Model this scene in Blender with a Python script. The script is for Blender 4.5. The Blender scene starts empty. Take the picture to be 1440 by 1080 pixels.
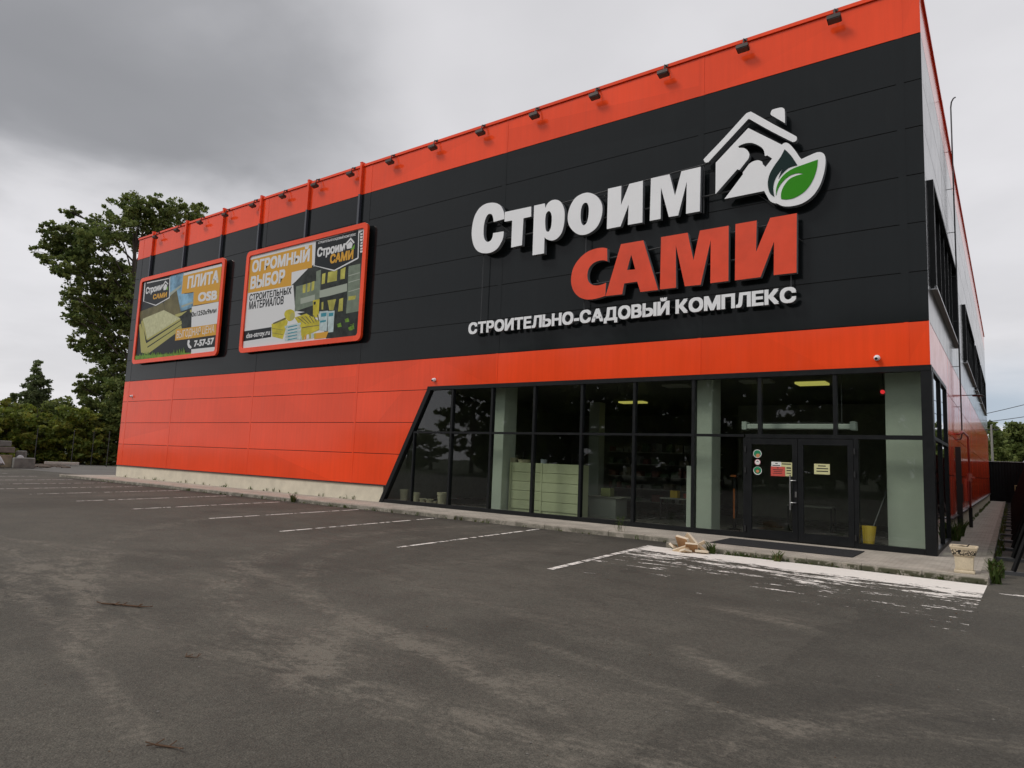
import bpy, bmesh, math, random
import numpy as np
from mathutils import Vector, Matrix
random.seed(7); RNG = np.random.default_rng(7)
SC = bpy.context.scene
COL = SC.collection
R = math.radians

# ------------------------------------------------------------------ camera
F_PX, YAW, PITCH, ROLL = 956.2924, -0.632835, 0.112376, 0.039726
CAM = Vector((1.414171, -18.264634, 1.75))
fwd = Vector((math.sin(YAW)*math.cos(PITCH), math.cos(YAW)*math.cos(PITCH), math.sin(PITCH)))
rgt = Vector((math.cos(YAW), -math.sin(YAW), 0)); upv = rgt.cross(fwd)
r2 = math.cos(ROLL)*rgt + math.sin(ROLL)*upv
u2 = -math.sin(ROLL)*rgt + math.cos(ROLL)*upv
cam_d = bpy.data.cameras.new('camera'); cam = bpy.data.objects.new('camera', cam_d); COL.objects.link(cam)
M = Matrix((r2, u2, -fwd)).transposed().to_4x4(); M.translation = CAM
cam.matrix_world = M
cam_d.sensor_width = 36; cam_d.lens = F_PX/1440*36; cam_d.clip_end = 3000; cam_d.clip_start = .1
SC.camera = cam
def ray(u, v): return fwd + (u-720)/F_PX*r2 + (540-v)/F_PX*u2
def on_y(u, v, y):                       # point of the survey on a wall plane y = const
    d = ray(u, v); return CAM + d*((y-CAM.y)/d.y)
def on_z(u, v, z):
    d = ray(u, v); return CAM + d*((z-CAM.z)/d.z)
def on_x(u, v, x):
    d = ray(u, v); return CAM + d*((x-CAM.x)/d.x)
def at_dist(u, v, dist):
    d = ray(u, v); return CAM + d*(dist/math.hypot(d.x, d.y))

# ------------------------------------------------------------------ world: overcast sky
SUN_DIR = Vector((-.45, -.55, .72)).normalized()
W = bpy.data.worlds.new('World'); SC.world = W; W.use_nodes = True
class NT:
    def __init__(s, tree): s.t = tree; s.n = tree.nodes; s.l = tree.links
    def put(s, sock, v):
        if hasattr(v, 'is_output'): s.l.new(v, sock)
        elif isinstance(v, (tuple, list)) and len(v) == 3 and sock.type == 'RGBA': sock.default_value = (*v, 1)
        else: sock.default_value = v
    def m(s, op, a, b=None, c=None, clamp=False):
        n = s.n.new('ShaderNodeMath'); n.operation = op; n.use_clamp = clamp
        for i, v in enumerate((a, b, c)):
            if v is not None: s.put(n.inputs[i], v)
        return n.outputs[0]
    def vm(s, op, a, b=None, out=0):
        n = s.n.new('ShaderNodeVectorMath'); n.operation = op; s.put(n.inputs[0], a)
        if b is not None: s.put(n.inputs[1], b)
        return n.outputs[out]
    def scalev(s, a, f):
        n = s.n.new('ShaderNodeVectorMath'); n.operation = 'MULTIPLY'; s.put(n.inputs[0], a); n.inputs[1].default_value = f; return n.outputs[0]
    def noise(s, vec, scale, detail=4, rough=.55, dist=0):
        n = s.n.new('ShaderNodeTexNoise'); n.inputs['Scale'].default_value = scale; n.inputs['Detail'].default_value = detail
        n.inputs['Roughness'].default_value = rough; n.inputs['Distortion'].default_value = dist
        s.put(n.inputs['Vector'], vec); return n.outputs[0]
    def voro(s, vec, scale, feature='F1'):
        n = s.n.new('ShaderNodeTexVoronoi'); n.feature = feature; n.inputs['Scale'].default_value = scale; s.put(n.inputs['Vector'], vec); return n.outputs[0]
    def ss(s, v, a, b, lo=0., hi=1.):
        n = s.n.new('ShaderNodeMapRange'); n.interpolation_type = 'SMOOTHSTEP'
        for k, x in zip(('Value', 'From Min', 'From Max', 'To Min', 'To Max'), (v, a, b, lo, hi)): s.put(n.inputs[k], x)
        return n.outputs[0]
    def mix(s, f, a, b, mode='MIX'):
        n = s.n.new('ShaderNodeMix'); n.data_type = 'RGBA'; n.blend_type = mode
        s.put(n.inputs[0], f); s.put(n.inputs[6], a); s.put(n.inputs[7], b); return n.outputs[2]
    def sep(s, v):
        n = s.n.new('ShaderNodeSeparateXYZ'); s.put(n.inputs[0], v); return n.outputs
    def comb(s, x, y, z):
        n = s.n.new('ShaderNodeCombineXYZ')
        for i, v in enumerate((x, y, z)): s.put(n.inputs[i], v)
        return n.outputs[0]
def build_world():
    g = NT(W.node_tree); bg = g.n['Background']
    sky = g.n.new('ShaderNodeTexSky'); sky.sky_type = 'NISHITA'; sky.sun_disc = False
    sky.sun_elevation = math.asin(SUN_DIR.z); sky.sun_rotation = math.atan2(SUN_DIR.x, SUN_DIR.y)
    tc = g.n.new('ShaderNodeTexCoord'); d = tc.outputs['Generated']
    x, y, z = g.sep(d)
    den = g.m('ADD', g.m('MAXIMUM', z, 0.0), .16)
    p = g.comb(g.m('DIVIDE', x, den), g.m('DIVIDE', y, den), 0.0)
    n1 = g.noise(p, .75, 5, .5, .5)
    n2 = g.noise(p, 2.1, 5, .5, .2)
    n = g.m('ADD', g.m('MULTIPLY', n1, .7), g.m('MULTIPLY', n2, .3))
    lum = g.ss(n, .30, .70, .66, .84)
    # one heavy rain cloud to the left
    dk = g.vm('DOT_PRODUCT', d, tuple(ray(70, 140).normalized()), out=1)
    dkn = g.m('ADD', dk, g.m('MULTIPLY', g.m('SUBTRACT', n2, .5), .10))
    edge = g.m('ADD', z, g.m('MULTIPLY', g.m('SUBTRACT', n2, .5), .22))
    zb = ray(110, 250).normalized().z
    dark = g.m('MULTIPLY', g.ss(dkn, .885, 1.0), g.ss(edge, zb-.07, zb+.07))
    lum = g.m('MULTIPLY', lum, g.m('SUBTRACT', 1.0, g.m('MULTIPLY', dark, .58)))
    # brighter gap low over the horizon
    low = g.m('MULTIPLY', g.ss(z, .03, .05), g.ss(z, .20, .07))
    lum = g.m('ADD', lum, g.m('MULTIPLY', low, .05))
    cloud = g.mix(g.ss(lum, .25, .8), (.95, .955, 1.0), (.985, .972, 1.0))
    vs = g.n.new('ShaderNodeVectorMath'); vs.operation = 'SCALE'; g.put(vs.inputs[0], cloud)
    g.put(vs.inputs['Scale'], g.m('MULTIPLY', lum, 10.0))
    # bluish gap between cloud deck and low bank, mostly to the north
    gap = g.m('MULTIPLY', g.ss(g.m('ADD', z, g.m('MULTIPLY', n2, .03)), .078, .086), g.ss(g.m('ADD', z, g.m('MULTIPLY', n2, .05)), .20, .10))
    gap = g.m('MULTIPLY', gap, g.ss(y, .8, .97))
    c2 = g.mix(g.m('MULTIPLY', gap, .75), vs.outputs[0], (3.6, 4.6, 5.7))
    c3 = g.mix(.05, c2, sky.outputs[0])
    g.l.new(c3, bg.inputs['Color']); bg.inputs['Strength'].default_value = .1
build_world()
sl = bpy.data.lights.new('sun', 'SUN'); sl.energy = 1.5; sl.angle = R(16); sl.color = (1, .95, .88)
so = bpy.data.objects.new('sun', sl); COL.objects.link(so); so.rotation_euler = SUN_DIR.to_track_quat('Z', 'Y').to_euler(); so.location = (0, -20, 40)
SC.view_settings.view_transform = 'Standard'; SC.view_settings.look = 'None'; SC.view_settings.gamma = 1; SC.view_settings.exposure = 0
SC.cycles.max_bounces = 6; SC.cycles.transparent_max_bounces = 10; SC.cycles.sample_clamp_indirect = 4

# ------------------------------------------------------------------ materials
def mat(name, col, rough=.5, spec=.5, metal=0, var=0, scale=4, bump=0, bscale=60, stretch=(1, 1, 1), emit=None, var2=0, scale2=40):
    m = bpy.data.materials.new(name); m.use_nodes = True; g = NT(m.node_tree); b = g.n['Principled BSDF']
    b.inputs['Roughness'].default_value = rough; b.inputs['Specular IOR Level'].default_value = spec; b.inputs['Metallic'].default_value = metal
    b.inputs['Base Color'].default_value = (*col, 1)
    if var or bump or var2:
        o = g.n.new('ShaderNodeTexCoord').outputs['Object']; o = g.scalev(o, stretch)
        f = 1.0
        if var: f = g.ss(g.noise(o, scale, 6, .6), .25, .75, 1-var, 1+var)
        if var2: f = g.m('MULTIPLY', f, g.ss(g.noise(o, scale2, 3, .6), .3, .7, 1-var2, 1+var2))
        if var or var2:
            v = g.n.new('ShaderNodeVectorMath'); v.operation = 'SCALE'; v.inputs[0].default_value = col; g.put(v.inputs['Scale'], f)
            g.l.new(v.outputs[0], b.inputs['Base Color'])
            g.l.new(g.ss(g.noise(o, scale*1.7, 4), .2, .8, max(rough-.08, .02), min(rough+.08, 1)), b.inputs['Roughness'])
        if bump:
            bn = g.n.new('ShaderNodeBump'); bn.inputs['Strength'].default_value = bump; bn.inputs['Distance'].default_value = .01
            g.l.new(g.noise(o, bscale, 4), bn.inputs['Height']); g.l.new(bn.outputs[0], b.inputs['Normal'])
    if emit:
        b.inputs['Emission Color'].default_value = (*emit[0], 1); b.inputs['Emission Strength'].default_value = emit[1]
    return m
def paint(name, col, rough, var=.06, streak=.03, dusty=.03, spec=.5):
    """factory-coated sheet metal: faint rain streaks and dust, slight oil-canning"""
    m = bpy.data.materials.new(name); m.use_nodes = True; g = NT(m.node_tree); b = g.n['Principled BSDF']
    o = g.n.new('ShaderNodeTexCoord').outputs['Object']
    f = g.ss(g.noise(o, .45, 5), .25, .75, 1-var, 1+var)
    xx, yy, zz = g.sep(o); wn = g.n.new('ShaderNodeTexWhiteNoise'); g.l.new(g.comb(g.m('FLOOR', g.m('DIVIDE', g.m('ADD', xx, 5.52), 7.15)), g.m('FLOOR', g.m('DIVIDE', yy, 5.2)), g.m('FLOOR', g.m('DIVIDE', g.m('SUBTRACT', zz, .62), 1.196))), wn.inputs['Vector'])
    f = g.m('MULTIPLY', f, g.ss(wn.outputs['Value'], -.2, 1.2, .93, 1.06))     # coating batches differ from panel to panel
    st = g.noise(g.scalev(o, (3.2, 3.2, .16)), 2.2, 5, .6)
    f = g.m('MULTIPLY', f, g.ss(st, .3, .7, 1-streak, 1+streak))
    v = g.n.new('ShaderNodeVectorMath'); v.operation = 'SCALE'; v.inputs[0].default_value = col; g.put(v.inputs['Scale'], f)
    dust = g.m('MULTIPLY', g.ss(g.noise(g.scalev(o, (1.5, 1.5, .3)), 1.3, 6, .65), .52, .8), dusty); b.inputs['Specular IOR Level'].default_value = spec
    g.l.new(g.mix(dust, v.outputs[0], (.32, .29, .25)), b.inputs['Base Color'])
    g.l.new(g.ss(g.noise(o, 1.1, 4), .2, .8, rough*.8, rough*1.25), b.inputs['Roughness'])
    bn = g.n.new('ShaderNodeBump'); bn.inputs['Strength'].default_value = .02; bn.inputs['Distance'].default_value = .02
    g.l.new(g.noise(o, 1.4, 2), bn.inputs['Height']); g.l.new(bn.outputs[0], b.inputs['Normal'])
    return m
ORANGE = paint('orange_cladding', (.88, .073, .018), .12, spec=.32)
DARK = paint('charcoal_cladding', (.010, .0125, .0135), .12, .07, .05, .008, .22)
GROOVE = mat('panel_joint', (.012, .010, .009), .9)
FRAME = mat('black_frame', (.009, .010, .011), .4, spec=.25, var=.1)
PLINTH = mat('cream_plaster', (.64, .59, .47), .9, var=.10, scale=1.6, bump=.3, bscale=40, var2=.04)
FLASH = mat('dark_flashing', (.03, .028, .03), .4)
CONC = mat('kerb_concrete', (.31, .28, .235), .92, var=.28, scale=2.2, bump=.5, bscale=70, var2=.12, scale2=30)
WHITE = mat('white_sign', (.80, .81, .83), .35, var=.03, scale=.8)
SIGNSIDE = mat('sign_return', (.19, .20, .215), .5)
ORSIGN = mat('orange_sign_film', (.74, .070, .026), .38, spec=.3, var=.10, scale=1.3)
GREEN1 = mat('leaf_green', (.028, .25, .003), .45, spec=.15)
GREEN2 = mat('leaf_dark', (.005, .022, .021), .45, spec=.12)
STEEL = mat('dark_steel', (.05, .052, .055), .5, var=.1)
GALV = mat('steel', (.45, .45, .45), .3, metal=1)
BROWN = mat('brown_housing', (.035, .020, .015), .5, var=.1)
LENS = mat('lamp_glass', (.10, .095, .085), .2)
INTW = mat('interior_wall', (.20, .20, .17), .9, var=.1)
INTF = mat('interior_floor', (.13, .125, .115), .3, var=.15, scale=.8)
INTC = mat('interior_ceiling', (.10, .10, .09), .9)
COLM = mat('column_plaster', (.50, .54, .475), .85, var=.06, scale=1.2)
SHELF = mat('pale_green_metal', (.53, .55, .36), .45, var=.03)
BLACKP = mat('black_plastic', (.015, .015, .015), .4)
LIGHTP = mat('lit_ceiling_panel', (.8, .8, .7), .5, emit=((.80, .72, .16), .55))
PANELOFF = mat('ceiling_panel', (.35, .35, .32), .6)
CREAM = mat('cream_planter', (.62, .53, .38), .8, var=.14, scale=5, var2=.06)
SOIL = mat('soil', (.05, .035, .025), 1, var=.3, scale=20)
TREADB = mat('rubber_mat', (.014, .014, .016), .8, var=.5, scale=60, bump=.8, bscale=200)
WOOD = mat('pale_split_wood', (.60, .46, .30), .8, var=.12, scale=5, stretch=(1, 1, 6))
BARKW = mat('plywood_face', (.34, .19, .085), .8, var=.2, scale=6)
PALEW = mat('bare_wood', (.66, .56, .43), .8, var=.10, scale=6)
YEL = mat('yellow_plastic', (.62, .42, .03), .4)
REDP = mat('red_paint', (.36, .075, .06), .4, var=.1)
FENCE = mat('black_sheet', (.008, .008, .0085), .7, spec=.2, var=.2)
GREYBLK = mat('concrete_block', (.17, .165, .15), .95, var=.25, scale=3, bump=.5, bscale=30)
PAPERW = mat('white_paper', (.72, .72, .70), .8)
PAPERR = mat('red_paper', (.55, .08, .06), .8)
PAPERY = mat('yellow_paper', (.58, .57, .30), .8)
INK = mat('ink', (.02, .02, .02), .8)
STG = mat('sticker_green', (.015, .22, .10), .4)
STO = mat('sticker_orange', (.55, .22, .10), .5)
STP = mat('sticker_pink', (.62, .25, .30), .5)
TERRA = mat('pot_tan', (.42, .38, .27), .7, var=.1)
BARK = mat('bark', (.075, .062, .05), .95, var=.3, scale=6, stretch=(4, 4, .8))
WIRE = mat('cable', (.02, .02, .02), .6)
TWIG = mat('dry_twig', (.10, .055, .03), .9, var=.2)
def leafmat(name, col):
    m = bpy.data.materials.new(name); m.use_nodes = True; g = NT(m.node_tree); b = g.n['Principled BSDF']
    o = g.n.new('ShaderNodeTexCoord').outputs['Object']
    f = g.ss(g.noise(o, .5, 3), .3, .7, .7, 1.3)
    v = g.n.new('ShaderNodeVectorMath'); v.operation = 'SCALE'; v.inputs[0].default_value = col; g.put(v.inputs['Scale'], f)
    g.l.new(v.outputs[0], b.inputs['Base Color']); b.inputs['Roughness'].default_value = .6; b.inputs['Specular IOR Level'].default_value = .25
    tr = g.n.new('ShaderNodeBsdfTranslucent'); g.l.new(v.outputs[0], tr.inputs[0])
    mx = g.n.new('ShaderNodeMixShader'); mx.inputs[0].default_value = .38
    g.l.new(b.outputs[0], mx.inputs[1]); g.l.new(tr.outputs[0], mx.inputs[2]); g.l.new(mx.outputs[0], g.n['Material Output'].inputs[0])
    return m
LEAF = [leafmat('leaf_a', (.155, .195, .055)), leafmat('leaf_b', (.110, .155, .045)), leafmat('leaf_c', (.19, .225, .065))]
LEAFY = [leafmat('leaf_d', (.185, .225, .036)), leafmat('leaf_e', (.13, .175, .034)), leafmat('leaf_f', (.235, .24, .042))]
LEAFC = [leafmat('needle_a', (.115, .15, .06)), leafmat('needle_b', (.13, .165, .07)), leafmat('needle_c', (.15, .18, .075))]
LEAFW = [leafmat('weed_a', (.06, .10, .02)), leafmat('weed_b', (.09, .12, .03)), leafmat('weed_c', (.12, .115, .045))]
def glassmat(name, tint, ior=1.5):
    m = bpy.data.materials.new(name); m.use_nodes = True; g = NT(m.node_tree); g.n.remove(g.n['Principled BSDF'])
    tr = g.n.new('ShaderNodeBsdfTransparent'); tr.inputs[0].default_value = (*tint, 1)
    gl = g.n.new('ShaderNodeBsdfGlossy'); gl.inputs['Roughness'].default_value = .0; gl.inputs[0].default_value = (.95, .97, 1, 1)
    fr = g.n.new('ShaderNodeFresnel'); fr.inputs[0].default_value = ior
    geo = g.n.new('ShaderNodeNewGeometry')
    o = g.n.new('ShaderNodeTexCoord').outputs['Object']
    bn = g.n.new('ShaderNodeBump'); bn.inputs['Strength'].default_value = .10; bn.inputs['Distance'].default_value = .01
    g.l.new(g.noise(o, 1.3, 2), bn.inputs['Height']); g.l.new(bn.outputs[0], gl.inputs['Normal'])
    f = g.m('MULTIPLY', g.m('MULTIPLY', fr.outputs[0], 1.45, clamp=True), g.m('SUBTRACT', 1.0, geo.outputs['Backfacing']))
    mx = g.n.new('ShaderNodeMixShader'); g.l.new(f, mx.inputs[0]); g.l.new(tr.outputs[0], mx.inputs[1]); g.l.new(gl.outputs[0], mx.inputs[2])
    g.l.new(mx.outputs[0], g.n['Material Output'].inputs[0]); return m
GLASS = glassmat('shop_glass', (.86, .89, .86))
DGLASS = mat('dark_window_glass', (.012, .014, .016), .03, spec=.6)
def worn_paint(name, thresh, scale, edge=None, col=(.82, .775, .72)):
    m = bpy.data.materials.new(name); m.use_nodes = True; g = NT(m.node_tree); b = g.n['Principled BSDF']
    b.inputs['Roughness'].default_value = .8
    o = g.n.new('ShaderNodeTexCoord').outputs['Object']
    g.l.new(g.mix(g.noise(o, 9, 4), tuple(c*.85 for c in col), tuple(c*1.08 for c in col)), b.inputs['Base Color'])
    n = g.m('ADD', g.m('MULTIPLY', g.noise(g.scalev(o, (.55, 1.9, 1)), scale, 8, .68, .3), .75), g.m('MULTIPLY', g.noise(o, scale*7, 4, .7), .25))
    if edge: n = edge(g, o, n)
    a = g.ss(n, thresh-.022, thresh+.03)
    tr = g.n.new('ShaderNodeBsdfTransparent'); mx = g.n.new('ShaderNodeMixShader')
    g.l.new(a, mx.inputs[0]); g.l.new(tr.outputs[0], mx.inputs[1]); g.l.new(b.outputs[0], mx.inputs[2]); g.l.new(mx.outputs[0], g.n['Material Output'].inputs[0])
    return m
LINEP = worn_paint('worn_line_paint', .47, 3.0)
def zone_edge(g, o, n):
    x, y, z = g.sep(o)
    yk = g.m('SUBTRACT', y, g.m('MULTIPLY', g.m('ADD', x, 5.5), -.075))     # distance from the kerb line
    k = g.m('ADD', g.m('MULTIPLY', yk, 1.0), 2.98)                        # 0 at kerb, negative away
    solid = g.ss(k, -1.20, -.30, 0, .24)
    band = g.m('MULTIPLY', g.ss(k, -3.0, -1.0), .075)
    thin = g.m('MULTIPLY', g.ss(k, -2.2, -4.8), -.07)
    return g.m('ADD', n, g.m('ADD', solid, g.m('ADD', band, thin)))
ZONEP = worn_paint('worn_zone_paint', .575, 2.2, zone_edge)
def asphalt_mat():
    m = bpy.data.materials.new('old_asphalt'); m.use_nodes = True; g = NT(m.node_tree); b = g.n['Principled BSDF']
    o = g.n.new('ShaderNodeTexCoord').outputs['Object']; x, y, z = g.sep(o)
    big = g.noise(o, .22, 5, .55, .6); mid = g.noise(o, 1.4, 6, .62)
    wob = g.noise(o, .9, 5, .6)
    base = g.ss(big, .3, .7, .80, 1.14)
    base = g.m('MULTIPLY', base, g.ss(mid, .25, .75, .84, 1.16))
    gr = g.noise(o, 95, 3, .75); base = g.m('MULTIPLY', base, g.ss(gr, .32, .68, .66, 1.34))
    g2 = g.noise(o, 24, 6, .7); base = g.m('MULTIPLY', base, g.ss(g2, .3, .7, .84, 1.16)); gp = g.voro(o, 34); base = g.m('MULTIPLY', base, g.ss(gp, .10, .22, .62, 1.0))
    gv = g.voro(o, 70); base = g.m('MULTIPLY', base, g.ss(gv, .0, .75, 1.12, .86))
    # newer, darker strip of asphalt on the right with a ragged seam
    xs = g.m('ADD', x, g.m('MULTIPLY', g.m('SUBTRACT', wob, .5), .9))
    xs = g.m('SUBTRACT', xs, g.m('MULTIPLY', g.m('ADD', y, 11), .06))
    patch = g.m('MULTIPLY', g.ss(xs, -.54, -.48), g.ss(y, -6.6, -8.0))
    base = g.m('MULTIPLY', base, g.m('SUBTRACT', 1, g.m('MULTIPLY', patch, .20)))
    # ground-in dust: streaks swept in arcs by turning vehicles
    dust = 0.0
    def add(a, c): return g.m('ADD', a, c)
    ang_n = g.noise(g.scalev(o, (.7, 1.3, 1)), 3.4, 9, .75, .3)
    for cx, cy, rad, wd, s in ((-2.2, -5.5, 8.9, .5, .7), (-2.6, -6.0, 7.2, .3, .5), (-12.5, -19, 5.4, .45, .75), (-12.9, -19.3, 6.3, .25, .55), (-5, -2, 12.6, .5, .5), (-9.8, -15.8, 1.9, .3, .6), (4, -14.5, 4.3, .35, .5), (-16, -7, 9.5, .6, .4)):
        dd = g.m('SQRT', add(g.m('POWER', g.m('ABSOLUTE', g.m('SUBTRACT', x, cx)), 2), g.m('POWER', g.m('ABSOLUTE', g.m('SUBTRACT', y, cy)), 2)))
        dd = g.m('ADD', dd, g.m('MULTIPLY', g.m('SUBTRACT', wob, .5), .5))
        ring = g.ss(g.m('ABSOLUTE', g.m('SUBTRACT', dd, rad)), wd, 0)
        tread = g.ss(g.m('SINE', g.m('MULTIPLY', dd, 62)), -.5, .8, .55, 1)
        dust = add(dust, g.m('MULTIPLY', g.m('MULTIPLY', ring, tread), g.m('MULTIPLY', g.ss(ang_n, .40, .64), s*1.7)))
    for cx, cy, rx, ry, s in ((-3.7, -13.9, .7, .30, 1.1), (-3.2, -12.9, .9, .35, .8), (-4.6, -13.4, 1.6, .6, .6), (-9.6, -13.6, 1.9, .8, .55), (-7.4, -12.8, 1.6, .5, .4), (-.9, -11.7, .6, .25, .6), (-1.3, -8.9, 1.0, .35, .6), (-1.6, -13.4, 1.2, .5, .6), (-3.9, -9.5, 3.0, 1.6, .3), (-2.2, -10.6, 1.6, .9, .35), (-6.5, -15.0, 1.2, .5, .3)):
        ex = g.m('DIVIDE', g.m('SUBTRACT', x, cx), rx); ey = g.m('DIVIDE', g.m('SUBTRACT', y, cy), ry)
        rr = g.m('SQRT', add(g.m('MULTIPLY', ex, ex), g.m('MULTIPLY', ey, ey)))
        rr = add(rr, g.m('MULTIPLY', g.m('SUBTRACT', mid, .5), 1.6))
        dust = add(dust, g.m('MULTIPLY', g.m('MULTIPLY', g.ss(rr, 1.3, .1), g.ss(ang_n, .35, .62, .25, 1)), s))
    for ax, ay, bx, by, wd, s in ((-4.9, -12.7, -1.5, -13.7, .22, 1.5), (-4.6, -13.2, -3.2, -14.6, .35, 1.3), (-8.6, -14.7, -3.1, -15.9, .18, .9), (-9.6, -13.6, -5.4, -15.3, .25, 1.0), (-11.2, -12.6, -8.2, -14.3, .3, .9), (-2.6, -12.2, .2, -12.9, .16, .8), (-9.5, -11.4, -5.2, -12.7, .3, .7), (-1.4, -11.3, -.5, -11.9, .2, 1.0), (-13.5, -13.0, -10.0, -12.0, .35, .7), (-1.6, -9.0, -.5, -9.3, .25, .9), (-6.5, -10.5, -2.0, -11.6, .4, .5)):
        dx, dy = bx-ax, by-ay; L2 = dx*dx+dy*dy; wx = g.m('ADD', x, g.m('MULTIPLY', g.m('SUBTRACT', wob, .5), .35)); wy = g.m('ADD', y, g.m('MULTIPLY', g.m('SUBTRACT', mid, .5), .25))
        t = g.m('ADD', g.m('MULTIPLY', g.m('SUBTRACT', wx, ax), dx/L2), g.m('MULTIPLY', g.m('SUBTRACT', wy, ay), dy/L2), clamp=True)
        px_ = g.m('SUBTRACT', wx, g.m('MULTIPLY_ADD', t, dx, ax)); py_ = g.m('SUBTRACT', wy, g.m('MULTIPLY_ADD', t, dy, ay))
        dd = g.m('SQRT', add(g.m('MULTIPLY', px_, px_), g.m('MULTIPLY', py_, py_)))
        tr_ = g.ss(g.m('SINE', g.m('MULTIPLY', t, math.sqrt(L2)*48)), -.4, .7, .6, 1)
        dust = add(dust, g.m('MULTIPLY', g.m('MULTIPLY', g.ss(dd, wd, wd*.15), tr_), g.m('MULTIPLY', g.ss(ang_n, .36, .62), s)))
    dust = add(dust, g.m('MULTIPLY', g.ss(g.noise(g.scalev(o, (.35, 1.1, 1)), 1.1, 7, .68, 1.2), .52, .78), .28))
    dust = g.m('MULTIPLY', g.m('MULTIPLY', dust, g.ss(g2, .3, .62, .35, 1.1)), g.ss(gr, .25, .6, .45, 1), clamp=True)
    # silt washed up against the kerb
    silt = g.m('MULTIPLY', g.m('MULTIPLY', g.ss(g.m('ADD', y, g.m('MULTIPLY', g.m('SUBTRACT', mid, .5), 1.6)), -3.2, -2.2), g.ss(x, -4.6, -5.4)), g.ss(x, -41, -38))
    base = g.m('MULTIPLY', base, g.m('SUBTRACT', 1, g.m('MULTIPLY', silt, .35)))
    stain = g.ss(g.noise(o, .8, 3, .5), .63, .72)
    base = g.m('MULTIPLY', base, g.m('SUBTRACT', 1, g.m('MULTIPLY', stain, .14)))
    vc = g.voro(g.vm('ADD', o, g.scalev(g.comb(mid, wob, 0.0), (1.4, 1.4, 0))), .33, 'DISTANCE_TO_EDGE')
    crack = g.m('MULTIPLY', g.ss(vc, .011, .003), g.ss(g.noise(o, .35, 2), .50, .60))
    v = g.n.new('ShaderNodeVectorMath'); v.operation = 'SCALE'; v.inputs[0].default_value = (.094, .0865, .0715); g.put(v.inputs['Scale'], base)
    c = g.mix(g.m('MULTIPLY', dust, .58), v.outputs[0], (.228, .203, .166))
    c = g.mix(g.m('MULTIPLY', crack, .18), c, (.02, .018, .016))
    fl = g.m('MAXIMUM', g.ss(g.voro(o, 5.3), .045, .025), g.ss(g.voro(o, 17), .085, .05)); c = g.mix(g.m('MULTIPLY', fl, .5), c, (.25, .23, .2))
    fd = g.ss(g.voro(g.vm('ADD', o, (3.3, 1.7, 0.)), 13), .09, .05); c = g.mix(g.m('MULTIPLY', fd, .6), c, (.018, .016, .014))
    g.l.new(c, b.inputs['Base Color'])
    g.l.new(g.ss(mid, .2, .8, .72, .95), b.inputs['Roughness']); b.inputs['Specular IOR Level'].default_value = .3
    bn = g.n.new('ShaderNodeBump'); bn.inputs['Strength'].default_value = .75; bn.inputs['Distance'].default_value = .009
    g.l.new(g.m('ADD', gr, g.m('MULTIPLY', gv, -.8)), bn.inputs['Height']); g.l.new(bn.outputs[0], b.inputs['Normal'])
    return m
ASPH = asphalt_mat()
GRASS = mat('rough_grass', (.05, .06, .022), 1, var=.4, scale=.3, var2=.3, scale2=6)
def paving_mat():
    m = bpy.data.materials.new('worn_paving'); m.use_nodes = True; g = NT(m.node_tree); b = g.n['Principled BSDF']
    o = g.n.new('ShaderNodeTexCoord').outputs['Object']
    br = g.n.new('ShaderNodeTexBrick'); br.inputs['Scale'].default_value = 1; br.inputs['Brick Width'].default_value = .2; br.inputs['Row Height'].default_value = .1
    br.inputs['Mortar Size'].default_value = .006; br.inputs['Color1'].default_value = (1, 1, 1, 1); br.inputs['Color2'].default_value = (.86, .86, .86, 1); br.inputs['Mortar'].default_value = (.5, .47, .42, 1)
    g.put(br.inputs['Vector'], o)
    f = g.m('MULTIPLY', g.ss(g.noise(o, 1.3, 6, .6), .25, .75, .78, 1.2), g.ss(g.noise(o, 45, 3, .7), .3, .7, .85, 1.15))
    v = g.n.new('ShaderNodeVectorMath'); v.operation = 'SCALE'; v.inputs[0].default_value = (.43, .385, .33); g.put(v.inputs['Scale'], f)
    g.l.new(g.mix(.75, v.outputs[0], br.outputs[0], 'MULTIPLY'), b.inputs['Base Color']); b.inputs['Roughness'].default_value = .9
    bn = g.n.new('ShaderNodeBump'); bn.inputs['Strength'].default_value = .4; bn.inputs['Distance'].default_value = .006
    g.l.new(br.outputs[0], bn.inputs['Height']); g.l.new(bn.outputs[0], b.inputs['Normal']); return m
PAVE = paving_mat()

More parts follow.
